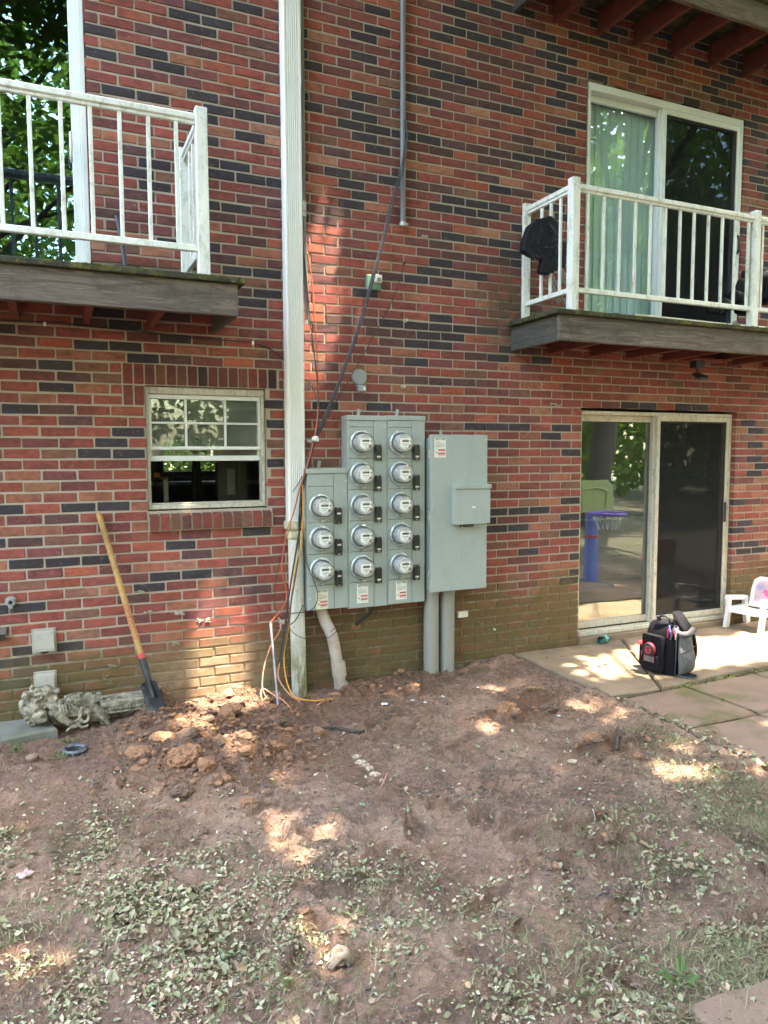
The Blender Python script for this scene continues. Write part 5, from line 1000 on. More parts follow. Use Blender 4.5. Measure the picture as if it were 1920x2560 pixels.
# ================================================================ THINGS ON THE SOIL
def on(u, v, dz=0.):
    p = WZ(u, v, -.09)
    for _ in range(3): p = WZ(u, v, gz(p.x, p.y))
    return Vector((p.x, p.y, gz(p.x, p.y)+dz))
p = on(187, 1882); t = thing('wheel', 'small grey plastic wheel lying flat in the dirt at the left', 'wheel', p); put('tyre', B().lathe((p.x, p.y, p.z-.004), (0, 0, 1), [(.045, .0), (.062, .0), (.070, .010), (.070, .028), (.062, .037), (.050, .036), (.044, .026)], 28), simple('scuffed_grey_tyre', (.09, .10, .12), .6, var=.5, vs=25), t, smooth='auto')
put('rim', B().lathe((p.x, p.y, p.z-.004), (0, 0, 1), [(.0445, .004), (.0445, .022), (.04, .024), (.036, .012), (.012, .010), (.012, .022), (.006, .023), (.005, .006)], 24), BLACK_PL, t, smooth='auto')
put('tread_blocks', (lambda b: [b.box(-.006, .006, .066, .0715, .012, .026).xf(Matrix.Rotation(.35, 4, 'Z')) for i in range(18)] and b.xf(Matrix.Translation((p.x, p.y, p.z-.004))))(B()), BLACK_PL, t)
def stick(pts, r, label, mat=None, nm='stick'): put(nm, B().tube([on(u, v, dz) for u, v, dz in pts], r, 8, smooth=4), mat or BARK, None, label, 'stick', 'sticks on the mud', smooth=True)
PALEW = simple('pale_rotten_wood', (.33, .26, .19), .9, bump=.9, bs=60, var=.4, vs=40)
stick([(780, 1832, .012), (830, 1827, .016), (880, 1832, .012), (910, 1828, .016), (940, 1820, .03)], [.008, .010, .010, .008, .004], 'crooked dark stick lying on the mud below the bent pipe')
stick([(1545, 1822, .01), (1543, 1845, .02), (1542, 1866, .03)], [.007, .009, .01], 'upright brown stick at the right mud heap')
bb = B()
for i, (u, v, r) in enumerate([(893, 1895, .028), (902, 1908, .032), (914, 1917, .030), (926, 1925, .026), (936, 1936, .026), (945, 1946, .018), (953, 1956, .012)]): q2 = on(u, v); bb.blob(q2+Vector((0, 0, .006)), (r, r*.8, .012), 2, .3, 3, i)
remeshed('rotten_wood', bb, PALEW, None, .004, 'pale chunk of crumbling wood lying on the mud', 'wood')
stick([(952, 1972, .004), (968, 1945, .015)], .003, 'thin reddish stick beside the pale rotten wood', C_PALE)
def scrap(u, v, w, h, label, mat=WHITE_BIT, fold=.5, cat='scrap', grp='white scraps on the mud', nm='scrap'):
    c = on(u, v); b = B(); n = 6; a0 = random.uniform(0, 3); pts = []
    for i in range(n+1):
        for j in range(n+1):
            x, y = (i/n-.5)*w, (j/n-.5)*h; e = 1-.35*random.random() if i in (0, n) or j in (0, n) else 1; x *= e; y *= e
            z = fold*.3*w*(math.sin(i*1.3+u)*.5+math.cos(j*1.7+v)*.4+.9)*.6; pts.append(c+Vector((x*math.cos(a0)-y*math.sin(a0), x*math.sin(a0)+y*math.cos(a0), z+.003)))
    f = [(i*(n+1)+j, (i+1)*(n+1)+j, (i+1)*(n+1)+j+1, i*(n+1)+j+1) for i in range(n) for j in range(n)]; k = len(pts)
    b.add(pts+[q+Vector((0, 0, -.0025)) for q in pts], f+[tuple(a+k for a in q[::-1]) for q in f]); put(nm, b, mat, None, label, cat, grp, smooth=True)
for u, v, w, h, l in ((961, 1772, .035, .05, 'largest white scrap on the mud in front of the pipes'), (1030, 1738, .03, .022, 'flat white scrap near the grey pipes'), (1062, 1757, .02, .03, 'tiny white scrap right of the large one'), (1108, 1742, .035, .04, 'folded white scrap below the disconnect cabinet'), (545, 1802, .022, .02, 'white scrap on the dug heap'), (1195, 1717, .03, .02, 'greenish white scrap near the patio corner'), (1398, 1776, .03, .025, 'white scrap on the right mud heap'), (787, 1928, .014, .02, 'little white scrap below the pale cable end'), (450, 2442, .02, .03, 'white scrap at the bottom beside the brown leaf'), (1628, 1724, .03, .02, 'white scrap on the paving below the backpack'), (1142, 1717, .004, .05, 'white plastic strip near the pipes')): scrap(u, v, w, h, l)
TEALW = simple('teal_wrapper', (.20, .40, .37), .35); scrap(770, 1772, .055, .04, 'crumpled teal wrapper near the foot of the round pipe', TEALW, .9, 'wrapper', None, 'wrapper')
scrap(1624, 1925, .02, .02, 'small dark blue scrap on the mud', simple('blue_scrap', (.03, .07, .13), .4), .8)
DEADL = simple('dead_leaf', (.36, .24, .19), .8, var=.2); PINKL = simple('fallen_pinkish_leaf', (.42, .30, .27), .8, var=.15); GRL = simple('fallen_green_leaf', (.13, .27, .14), .6, var=.2)
for u, v, w, h, mt, l in ((62, 2190, .06, .05, PINKL, 'large pinkish dead leaf at the left'), (435, 2420, .035, .025, DEADL, 'brown curled leaf near the bottom'), (1205, 2240, .05, .02, DEADL, 'curled dead leaf in the lower middle'), (742, 2152, .03, .02, GRL, 'fresh green leaf on bare mud'), (1510, 1762, .04, .035, GRL, 'green leaf beside the patio edge'), (905, 2020, .035, .02, GRL, 'green leaf on the mud in the middle'), (75, 1925, .035, .025, PINKL, 'pale stone-coloured leaf at the left edge'), (230, 1955, .035, .02, PINKL, 'pale leaf below the wheel'), (1525, 2470, .045, .02, PINKL, 'pinkish leaf near the stepping stone')): scrap(u, v, w, h, l, mt, .7, 'leaf', 'single fallen leaves', 'fallen_leaf')
c = on(1497, 2050); t = thing('husk', 'brown rotten husk with a torn white paper scrap beside it', 'husk', c); put('shell', B().blob(c+Vector((.01, 0, .014)), (.026, .024, .02), 3, .25, 3, 5), simple('brown_husk', (.12, .06, .03), .85, bump=.9, bs=90, var=.5, vs=60), t, smooth=True); put('paper_flap', B().add([c+Vector(q2) for q2 in ((-.045, -.02, .0), (-.015, .0, .0), (-.018, .02, .04), (-.03, .01, .045), (-.03, -.004, .02))], [(0, 1, 2, 3, 4)]), WHITE_BIT, t)
c = on(850, 2405); bb = B()
for i in range(9): a = random.uniform(0, 6.28); bb.tube([c+Vector((.05*math.cos(a), .035*math.sin(a), .0)), c+Vector((.02*math.cos(a+1), .02*math.sin(a+1), .035)), c+Vector((.04*math.cos(a+2.2), .03*math.sin(a+2.2), .01))], [.006, .013, .006], 7, smooth=4)
bb.blob(c+Vector((0, 0, .01)), (.035, .028, .022), 2, .3, 3, 2); remeshed('crumpled_glove', bb, simple('muddy_tan_cloth', (.14, .11, .088), .9, var=.3, vs=30), None, .0035, 'crumpled muddy tan cloth in the weeds at the bottom', 'cloth')
def stone(u, v, r, l, mt=None): c = on(u, v); put('pebble', B().blob(c+Vector((0, 0, r*.3)), (r*1.2, r, r*.6), 2, .2, 2, u), mt or CONC2, None, l, 'stone', 'stones on the ground', smooth=True)
stone(1432, 1905, .022, 'pale round stone on the mud left of the right heap', PALEW); stone(82, 1905, .03, 'pale stone at the left below the statue'); stone(760, 2280, .018, 'reddish pebble on the mud', CLOD)
for x, y, l in ((4.05, -.62, 'left of two pebbles on the patio before the backpack'), (4.13, -.60, 'right of two pebbles on the patio before the backpack')): put('pebble', B().blob((x-.28, y+.0, -.040), (.016, .012, .009), 2, .2, 2, 3), CLOD, None, l, 'stone', 'stones on the ground', smooth=True)
def weed(u, v, n, s, l):
    c = on(u, v); t = thing('weed', l, 'plant', c, group='fresh green weeds'); sb = B()
    for i in range(n):
        a = 6.28*i/n+random.uniform(-.3, .3); e = random.uniform(.3, .9); d = Vector((math.cos(a)*math.cos(e), math.sin(a)*math.cos(e), math.sin(e))); sd = Vector((-math.sin(a), math.cos(a), 0)); k = s*random.uniform(.7, 1.2); sb.tube([c, c+d*k*.5], .0012, 5)
        o = c+d*k*.45; nn2 = sd.cross(d); L2 = B().add([o, o+d*k*.3+sd*k*.2+nn2*.003, o+d*k*.65+sd*k*.14, o+d*k-Vector((0, 0, k*.25)), o+d*k*.65-sd*k*.14, o+d*k*.3-sd*k*.2+nn2*.003], [(0, 3, 2, 1), (0, 5, 4, 3)]); put('leaf', L2, PLANT, t)
    put('stem', sb, PLANT, t)
weed(42, 1885, 7, .05, 'small bright weed at the far left below the stone slab'); weed(172, 1860, 6, .045, 'small bright weed between the statue and the wheel'); weed(178, 1795, 6, .06, 'taller green weed growing in front of the statue'); weed(150, 1900, 6, .045, 'bright weed at the left of the wheel'); weed(700, 2475, 5, .03, 'tiny weed near the bottom'); weed(1700, 2470, 7, .07, 'leafy weed beside the stepping stone')

# ================================================================ BACKPACK
o = WZ(1668, 1672, -.045); t = thing('backpack', 'black tool backpack with grey mesh side pocket standing open on the patio', 'backpack', (4.165, -.90, -.045), R(-80)); t.scale = (.93, .93, .95)
def lp(nm, b, m, par=t, **k): return put(nm, b, m, par, local=True, **k)
def rb(x0, x1, y0, y1, z0, z1, m=None, n=28, p=5.):
    cx, cy, hx, hy, c = (x0+x1)/2, (y0+y1)/2, (x1-x0)/2, (y1-y0)/2, min(.02, (z1-z0)*.2)
    return B().loft([(z0, cx, cy, hx*.90, hy*.88), (z0+c*.4, cx, cy, hx*.97, hy*.96), (z0+c, cx, cy, hx, hy), (z1-c, cx, cy, hx, hy), (z1-c*.4, cx, cy, hx*.97, hy*.96), (z1, cx, cy, hx*.88, hy*.86)], n, p)
body = B().loft([(.0, 0, .0, .135, .10), (.01, 0, 0, .15, .115), (.03, 0, 0, .155, .12), (.2, 0, .0, .152, .118), (.30, 0, .012, .145, .105), (.36, 0, .022, .135, .09), (.385, 0, .03, .12, .075)], 36, 5)
lp('body', body, FAB_BLK, smooth='auto')
lp('front_pocket', rb(-.115, .075, -.175, -.115, .015, .30), FAB_BLK, smooth='auto'); lp('lower_pouch', rb(-.095, .055, -.20, -.172, .03, .15), FAB_BLK, smooth='auto')
lp('pouch_patch', B().box(-.06, .02, -.203, -.2005, .095, .14, .001), FAB_GREY); lp('red_trim', B().box(-.066, -.061, -.203, -.2005, .092, .143).box(.021, .026, -.203, -.2005, .092, .143), PL_RED)
tm = lp('tape_measure', B().lathe((-.025, -.172, .19), (0, -1, 0), [(.0, 0), (.048, .001), (.052, .006), (.052, .034), (.047, .04), (.036, .041), (.034, .037), (.0, .037)], 26), BLACK_PL, smooth='auto')
s2 = B().lathe((-.025, -.172, .19), (0, -1, 0), [(.0525, .010), (.054, .012), (.054, .030), (.0525, .032)], 26); put('red_band', s2, PL_RED, tm, local=False) if False else None
lp('tape_band', B().lathe((-.025, -.172, .19), (0, -1, 0), [(.0522, .010), (.054, .012), (.054, .022), (.0522, .024)], 26).lathe((-.025, -.172, .19), (0, -1, 0), [(.028, .0372), (.028, .039), (.020, .0392), (.019, .0372)], 20).box(-.044, -.006, -.2115, -.2095, .187, .193), PL_RED, smooth='auto')
lp('left_pouch', rb(-.195, -.140, -.10, .03, .02, .19), FAB_BLK, smooth='auto')
lp('red_level', B().box(-.20, -.185, -.11, -.015, .19, .205, .003).box(-.186, -.145, -.125, -.11, .19, .205, .003).box(-.16, -.148, -.112, -.105, .10, .14, .002).box(-.20, -.15, -.02, -.006, .19, .204, .003), PL_RED)
lp('side_pocket', B().loft([(.015, .165, .005, .018, .08), (.05, .180, .005, .030, .09), (.13, .185, .0, .034, .095), (.20, .172, .0, .020, .09), (.30, .158, .01, .010, .08), (.32, .155, .012, .008, .075)], 26, 3), FAB_GREY, smooth='auto')
lp('pocket_zip', B().tube([(.196, -.09, .185), (.198, 0, .205), (.184, .09, .215)], .005, 8, smooth=4).tube([(.150, -.105, .0), (.158, -.11, .15), (.148, -.09, .32)], .006, 8, smooth=4), BLACK_PL, smooth='auto')
lp('flap', B().prism([(.0, .0), (.10, .0), (.14, .05), (.10, .13), (.0, .11)], 'z', .004, .012).xf(Matrix.Translation((.14, -.08, 0))), FAB_BLK)
lp('flap_piping', B().tube([(.15, -.085, .010), (.24, -.082, .010), (.282, -.03, .010), (.242, .052, .010), (.15, .034, .010)], .0045, 6, smooth=2), FAB_GREY, smooth='auto')
lp('handle', B().tube([(-.05, -.06, .37), (-.045, -.055, .42), (0, -.05, .44), (.045, -.045, .425), (.05, -.04, .37)], .008, 8, smooth=5), BLACK_PL, smooth='auto')
lp('top_lid', B().loft([(.0, 0, 0, .09, .06), (.012, 0, 0, .095, .065), (.022, 0, 0, .085, .055)], 24, 4).xf(Matrix.Translation((.10, .04, .40)) @ Matrix.Rotation(R(48), 4, 'Y')), FAB_BLK, smooth='auto')
lp('rolled_strap', B().tube([(.10, -.05, .345), (.16, -.06, .325), (.20, -.01, .33), (.20, .05, .36)], .024, 12, smooth=5), FAB_GREY, smooth='auto')
for i in range(9):
    x, y = -.09+random.uniform(0, .2), random.uniform(-.05, .05); lp('tool_handle', B().tube([(x, y, .35), (x+random.uniform(-.02, .02), y-.01, .41+random.uniform(-.01, .03))], [.009, .007], 8), BLACK_PL, smooth='auto')
for i, m in enumerate((PL_RED, PL_BLUE, FAB_GREY, PL_RED, GALV)):
    x = .07+i*.018; e = random.uniform(-.02, .02); lp('screwdriver', B().tube([(x+.02+e, -.108, .30+e), (x+.012, -.105, .345), (x-e, -.085, .375+.01*(i % 3))], [.005, .008, .005], 8), m, smooth='auto')
lp('shoulder_strap', B().tube([(.10, .12, .33), (.12, .17, .27), (.13, .185, .14), (.12, .165, .03)], [.016, .02, .02, .014], 10, smooth=5), FAB_BLK, smooth='auto')
# ---- bottle
p = WZ(1512, 1605, -.04); t = thing('bottle', 'empty teal plastic bottle lying by the patio door sill', 'bottle', (p.x, p.y, -.045)); dx = Vector((.96, .2, 0)).normalized(); q3 = Vector((p.x, p.y, -.012))
put('bottle_body', B().lathe(q3-dx*.075, dx, [(.0, 0), (.026, .002), (.032, .01), (.032, .10), (.026, .12), (.014, .135), (.013, .15)], 18), glass_mat('teal_bottle', (.20, .50, .48), 1.5, .04), t, smooth='auto'); put('label_band', B().lathe(q3-dx*.075, dx, [(.0323, .05), (.0325, .06), (.0325, .085), (.0323, .09)], 18), PL_TEAL, t, smooth='auto')

# ================================================================ CHILD CHAIR
t = thing('child_chair', 'small white plastic child chair with a pink printed back beside the patio door', 'chair', (5.93, -.215, -.045), R(-80))
def arch(x, w=.03):                                             # side frame: front leg, arm, rear leg in one moulded piece
    o2 = [(-.20, 0), (-.155, 0), (-.135, .10), (-.06, .155), (.06, .145), (.12, .08), (.155, 0), (.215, 0), (.20, .14), (.175, .26), (.02, .275), (-.17, .305), (-.20, .29), (-.185, .16)]
    b = B().prism(o2, 'x', x-w/2, x+w/2); return b
def side(x):
    b = B(); w = .034; e = .004
    b.prism([(-.21, 0), (-.155, 0), (-.14, .10), (-.125, .145), (-.175, .147), (-.19, .10)], 'x', x-w/2, x+w/2)
    b.prism([(.135, 0), (.205, 0), (.195, .10), (.16, .149), (.105, .147), (.12, .09)], 'x', x-w/2, x+w/2)
    b.prism([(-.176, .1475), (.16, .1495), (.155, .185), (-.172, .183)], 'x', x-w/2-.003, x+w/2+.003)
    b.prism([(-.172, .1835), (-.135, .1835), (-.132, .262), (-.178, .27)], 'x', x-w/2, x+w/2)
    b.prism([(-.185, .263), (-.17, .30), (.13, .268), (.15, .242), (.10, .232)], 'x', x-w/2-.006, x+w/2+.006)
    b.prism([(.10, .186), (.155, .186), (.152, .241), (.105, .232)], 'x', x-w/2, x+w/2); return b
for s in (-1, 1): put('arm_frame', side(s*.165), PL_WHITE, t, local=True)
put('seat', B().prism([(-.19, .148), (-.18, .175), (-.05, .172), (.10, .162), (.10, .140), (-.16, .142)], 'x', -.1435, .1435), PL_WHITE, t, local=True)
for i in range(3): put('seat_slot', B().box(-.10+i*.0667, -.055+i*.0667, -.176, -.170, .150, .156), INK, t, local=True)
bk = B().prism([(-.125, .0), (-.13, .18), (-.12, .26), (-.07, .295), (.07, .295), (.12, .26), (.13, .18), (.125, .0)], 'y', -.012, .012); bk.xf(Matrix.Translation((0, .13, .17)) @ Matrix.Rotation(R(-18), 4, 'X')); put('backrest', bk, PL_WHITE, t, local=True)
Mx = Matrix.Translation((0, .13, .17)) @ Matrix.Rotation(R(-18), 4, 'X')
put('printed_panel', B().prism([(-.085, .05), (-.09, .22), (-.05, .255), (.05, .255), (.09, .22), (.085, .05)], 'y', -.0145, -.0125).xf(Mx), simple('pale_pink_print', (.62, .42, .50), .5, var=.2, vs=22), t, local=True)
hh = [(0, -.03), (.035, .005), (.034, .022), (.018, .03), (0, .018), (-.018, .03), (-.034, .022), (-.035, .005)]
put('printed_heart', B().prism([(x-.045, z+.185) for x, z in hh], 'y', -.0165, -.0147).xf(Mx), LILAC, t, local=True); put('printed_heart', B().prism([(x*1.3+.035, z*1.3+.14) for x, z in hh], 'y', -.0165, -.0147).xf(Mx), PINK, t, local=True)

# ================================================================ THINGS ON THE BALCONIES
def cloth(name, pts, rads, vox, mat, label, cat, parent=None):
    b = B()
    for i, (p, r) in enumerate(zip(pts, rads)): b.blob(p, r, 2, .22, 2.4, i*3.1)
    return remeshed(name, b, mat, parent, vox, label, cat, soft=25)
t = thing('folding_chair', 'folded camp chair in black cloth leaning at the left end of the right balcony', 'folding chair', (3.62, -.3, 2.616))
S0 = [WY(u, v, y) for u, v, y in ((1345, 600, -.36), (1352, 575, -.36), (1375, 565, -.33), (1385, 600, -.33), (1400, 580, -.30), (1360, 640, -.37), (1330, 625, -.37), (1335, 650, -.38), (1405, 620, -.28), (1400, 660, -.25), (1410, 690, -.22))]
b = B()
PG = [(985, 205), (1120, 175), (1200, 235), (1235, 260), (1230, 420), (1290, 450), (1280, 700), (1100, 780), (1020, 760), (1030, 650), (1020, 590), (960, 600), (920, 590), (835, 540), (850, 430), (905, 280)]
def inside(x, y, pg):
    r = False
    for i in range(len(pg)):
        (x1, y1), (x2, y2) = pg[i], pg[i-1]
        if (y1 > y) != (y2 > y) and x < (x2-x1)*(y-y1)/(y2-y1)+x1: r = not r
    return r
pg = []
for i in range(len(PG)):                                        # outline of the slumped cloth, in metres
    (xa, ya), (xb, yb) = PG[i], PG[(i+1) % len(PG)]
    for k in range(3): f2 = k/3; q4 = WY(1100+(xa+(xb-xa)*f2)/4.1475, 500+(ya+(yb-ya)*f2)/4.1475, -.34); pg.append((q4.x+random.uniform(-.004, .004), q4.z+random.uniform(-.004, .004)))
b = B().prism(pg, 'y', -.375, -.315)
for i in range(26):
    k = random.randrange(len(pg)); k2 = random.randrange(len(pg)); f2 = random.uniform(.25, .75); b.tube([(pg[k][0]*.9+pg[k2][0]*.1, -.37, pg[k][1]*.9+pg[k2][1]*.1), (pg[k][0]*(1-f2)+pg[k2][0]*f2, -.378, pg[k][1]*(1-f2)+pg[k2][1]*f2)], [.004, .011], 6)
remeshed('seat_cover', b, FAB_TARP, t, .006, soft=8)
for u0, v0, u1, v1 in ((1352, 640, 1400, 755), (1357, 635, 1412, 760), (1378, 620, 1425, 745), (1384, 618, 1440, 762), (1347, 645, 1395, 760)): 
    a = WY(u0, v0, -.34); c = WY(u1, v1, -.26); c.z = max(c.z, 2.63); put('tube_leg', B().tube([a, c], .008, 8), simple('chair_tube_steel', (.40, .43, .47), .3, .7) if u0 == 1352 else bpy.data.materials['chair_tube_steel'], t, smooth='auto')
cl = [WY(u, v, y) for u, v, y in ((1870, 690, -.35), (1858, 720, -.36), (1838, 745, -.36), (1815, 765, -.38), (1790, 775, -.38), (1880, 760, -.4), (1860, 775, -.40), (1905, 700, -.35), (1915, 740, -.35))]
for p in cl: p.z = max(p.z, 2.67)
cloth('garbage_bag', cl, [(.06, .06, .07), (.07, .07, .08), (.08, .07, .07), (.08, .06, .055), (.07, .06, .05), (.09, .07, .06), (.09, .07, .05), (.07, .07, .1), (.08, .07, .09)], .008, FAB_TARP, 'shiny black plastic bag heaped behind the right balcony railing', 'bag')
p = WY(1537, 770, -.35); cloth('cap', [Vector((p.x, -.35, 2.63)), Vector((p.x+.03, -.33, 2.64)), Vector((p.x-.04, -.36, 2.625))], [(.075, .06, .05), (.06, .05, .05), (.05, .05, .02)], .006, FAB_BLK, 'small black rounded bundle on the right balcony floor', 'bundle')
POLE = simple('cream_metal_pole', (.52, .52, .40), .45, .1)
for (u0, v0, u1, v1, l, r) in ((1585, 768, 1840, 785, 'upper of the pale poles lying on the right balcony', .012), (1650, 792, 1915, 792, 'long pale pole lying along the right balcony edge', .014), (1600, 788, 1880, 806, 'lowest pale pole lying along the right balcony edge', .009)):
    a, c = WY(u0, v0, -.5), WY(u1, v1, -.46); a.z = 2.616+r+(.02 if 'upper' in l else 0); c.z = 2.616+r+(.0 if 'lowest' in l else .022); put('pole', B().tube([a, c], r, 10), POLE, None, l, 'pole', 'pale poles on the balcony floor', smooth='auto')
p = WY(1838, 800, -.55); put('wheel', B().lathe((p.x, -.54, 2.643), (0, -1, 0), [(.008, 0), (.026, .0), (.028, .006), (.028, .016), (.022, .02), (.008, .018), (.006, .004)], 18), VENT_PL, None, 'small grey wheel at the end of the poles on the right balcony', 'wheel', smooth='auto')
t = thing('dustpan', 'black long-handled dustpan standing on the left balcony against the wall', 'dustpan', (.46, -.3, 2.616)); a = WY(292, 540, -.12); c = WY(315, 650, -.28)
put('handle', B().tube([a, a.lerp(c, .5), Vector((c.x, c.y, 2.66))], .013, 10), BLACK_PL, t, smooth='auto')
pb = B(); pb.prism([(c.x-.13, 2.618), (c.x-.11, 2.66), (c.x-.06, 2.69), (c.x+.06, 2.69), (c.x+.11, 2.66), (c.x+.13, 2.618), (c.x+.10, 2.618), (c.x+.07, 2.665), (c.x-.07, 2.665), (c.x-.10, 2.618)], 'y', -.36, -.24); put('pan_hood', pb, BLACK_PL, t); put('pan_floor', B().box(c.x-.10, c.x+.10, -.36, -.24, 2.6165, 2.622), BLACK_PL, t)
random.seed(5)
for u, v, l in ((1348, 792, 'dead leaf on the left corner of the right balcony deck'), (1375, 783, 'curled dead leaf beside another on the right balcony deck')):
    p = WY(u, v, -.42); put('fallen_leaf', B().add([Vector((p.x, -.42, 2.616))+Vector(q) for q in ((-.03, 0, 0), (0, -.02, .025), (.035, 0, .03), (.0, .025, .01))], [(0, 1, 2, 3)]), DEADL, None, l, 'leaf', 'single fallen leaves')

# ================================================================ INSIDE, AND IN THE YARD TO THE RIGHT (seen in the door glass)
def mir(u, v, z=-.08): p = WZ(u, v, z); return Vector((p.x, -p.y, p.z))
hx = Vector((6.35, -2.35, gz(6.35, -2.35))); t = thing('toy_basketball_hoop', 'toy basketball hoop reflected in the patio door, green board, purple rim, blue post', 'toy hoop', hx, R(8))
bk = B().prism([(-.27, .98), (-.29, 1.12), (-.27, 1.32), (-.2, 1.40), (.2, 1.40), (.27, 1.32), (.29, 1.12), (.27, .98)], 'y', .02, .05); put('backboard', bk, PL_GREEN, t, local=True)
put('board_rim', B().tube([(-.17, .055, 1.05), (-.18, .055, 1.25), (0, .055, 1.3), (.18, .055, 1.25), (.17, .055, 1.05)], .012, 8, smooth=5), PL_GREEN, t, local=True)
put('rim', B().tube([(.22*math.cos(a)+.06, .27+.20*math.sin(a), .98) for a in [i*2*math.pi/24 for i in range(25)]], .02, 10), PL_PURPLE, t, local=True, smooth=True)
nb2 = B()
for i in range(12):
    a, a2 = i*math.pi/6, (i+1)*math.pi/6
    for d in (a, a2): nb2.tube([(.06+.2*math.cos(a), .27+.18*math.sin(a), .97), (.06+.15*math.cos((a+d)/2+.1), .27+.14*math.sin((a+d)/2+.1), .87), (.06+.11*math.cos(d), .27+.10*math.sin(d), .78)], .003, 4)
put('net', nb2, WHITE_BIT, t, local=True); put('post', B().loft([(.06, 0, 0, .085, .06), (.5, 0, 0, .08, .055), (1.0, 0, 0, .075, .05)], 16, 6), PL_BLUE, t, local=True, smooth='auto'); put('collar', B().loft([(.66, 0, 0, .09, .065), (.69, 0, 0, .09, .065)], 16, 6), PL_RED, t, local=True, smooth='auto')
put('base', B().loft([(.0, 0, 0, .28, .25), (.05, 0, 0, .26, .22), (.085, 0, 0, .14, .12)], 20, 4), BLACK_PL, t, local=True, smooth='auto')
c = Vector((7.6, -2.5, gz(7.6, -2.5))); t = thing('toy_chair', 'red child lounge chair dimly reflected in the patio screen door', 'chair', c, R(40))
put('seat', B().prism([(-.25, .25), (-.22, .30), (.15, .26), (.32, .62), (.38, .60), (.2, .2)], 'x', -.18, .18), PL_RED, t, local=True)
for sx in (-.15, .15):
    for y in (-.2, .15): put('leg', B().tube([(sx, y, .24), (sx*1.1, y*1.2, .0)], .014, 8), PL_TEAL, t, local=True, smooth='auto')
# room behind the small window
t = thing('stair_rail', 'wooden stair rail inside the small window', 'rail', (.74, 1., -.1)); a = WY(390, 1187, .9); c = WY(413, 1195, 1.05); put('handrail', B().tube([a, c], .02, 10), ASH, t, smooth='auto'); put('newel', B().box(c.x-.02, c.x+.02, 1.03, 1.07, -.1, c.z+.012, .004), simple('cream_newel', (.4, .36, .3), .6), t)
t = thing('door_post', 'pale interior door post behind the small window with a paper note', 'post', (1.4, 1.5, -.1)); a, c = WY(545, 1200, 1.5), WY(614, 1200, 1.5); put('post', B().box(a.x, c.x, 1.5, 1.62, -.1, 2.33), ROOM, t); p = WY(578, 1200, 1.49); put('trim', B().box(c.x-.06, c.x+.01, 1.485, 1.4995, -.1, 2.33), ROOM, t)
put('paper_note', B().box(p.x-.035, p.x+.035, 1.490, 1.4915, p.z-.13, p.z+.10), PAPER, None, 'white paper note hanging inside the small window', 'note')
t = thing('floor_fan', 'grey fan standing on the far sill inside the small window', 'fan', (1.5, 2.2, 1.0)); p = WY(490, 1100, 2.2); put('fan_head', B().lathe((p.x, 2.2, p.z), (0, -1, 0), [(.03, 0), (.10, .01), (.11, .05), (.05, .07), (.045, .06), (.04, .07)], 18), FACE_W, t, smooth='auto')
for i in range(4): put('leg', B().tube([(p.x-.02+.013*i, 2.2, p.z-.05), (p.x-.09+.06*i, 2.2, -.1)], .014, 6), BLACK_PL, t, smooth='auto')
t = thing('far_window_frame', 'dark window frame on the far side of the room inside the small window', 'window', (1.9, 4.6, 1.2)); put('frame', B().box(1.2, 2.05, 4.55, 4.598, 1.31, 1.37).box(1.2, 2.05, 4.55, 4.598, 1.77, 1.82).box(1.2, 1.26, 4.55, 4.598, 1.37, 1.77).box(1.99, 2.05, 4.55, 4.598, 1.37, 1.77).box(1.66, 1.70, 4.55, 4.598, 1.37, 1.77), ROOM_F, t); put('sill', B().box(.95, 2.85, 4.35, 4.548, 1.20, 1.245), PAPER, t)

# ================================================================ TREES (behind the viewer: they shade the yard and show in the glass)
GP = [(5.1, -.66, 1.6, .42, 1.), (3.95, -.74, .48, .30, .93), (2.95, -.62, .24, .07, .76), (2.2, -.48, .16, .07, .76), (2.35, -1.22, .15, .09, .76), (3.12, -1.32, .2, .15, .88), (3.15, -2.2, .30, .24, .8), (1.0, -.22, .24, .30, 1.), (.62, -.80, .15, .12, .88), (.88, -1.12, .13, .11, .88), (1.0, -1.42, .08, .08, .76),
      (.93, -2.0, .13, .24, .80), (.86, -2.78, .13, .24, .78), (-.28, -1.35, .12, .10, .76), (-.12, -2.4, .14, .12, .76), (.62, -3.15, .10, .12, .76), (4.4, -2.0, .45, .25, .76), (6.2, -2.6, .7, .5, .8)]
WP = []
for u, v, rx, rz, s in ((805, 700, .19, .46, 1.), (870, 800, .18, .26, 1.), (770, 900, .12, .25, 1.), (540, 1600, .17, .42, 1.), (560, 1490, .14, .1, 1.), (615, 925, .12, .07, 1.), (620, 860, .12, .12, 1.)):
    p = WY(u, v); WP.append((p.x, p.z, rx, rz, s))
def keep(P3):  # drops leaves of the unseen overhead crowns so sun reaches chosen patches
    d = np.array(SUN_DIR); tg = (-.08-P3[:, 2])/d[2]; X = P3[:, 0]+d[0]*tg; Y = P3[:, 1]+d[1]*tg; tw = -P3[:, 1]/d[1]; Xw = P3[:, 0]+d[0]*tw; Zw = P3[:, 2]+d[2]*tw
    pr = np.zeros(len(P3)); nz = .55*(fbm(X, Y, 4.5, 3, 200)-.5); nw = .55*(fbm(Xw, Zw, 4.5, 3, 201)-.5)
    for cx, cy, rx, ry, s in GP: r = np.sqrt(((X-cx)/(rx+.05))**2+((Y-cy)/(ry+.05))**2)+nz; pr = np.maximum(pr, np.where(Y < .1, s*(1-ss(r, .8, 1.15)), 0))
    for cx, cz, rx, rz, s in WP: r = np.sqrt(((Xw-cx)/(rx+.05))**2+((Zw-cz)/(rz+.1))**2)+nw; pr = np.maximum(pr, np.where(Y > -.05, s*(1-ss(r, .8, 1.15)), 0))
    return RNG.uniform(0, 1, len(P3)) > pr
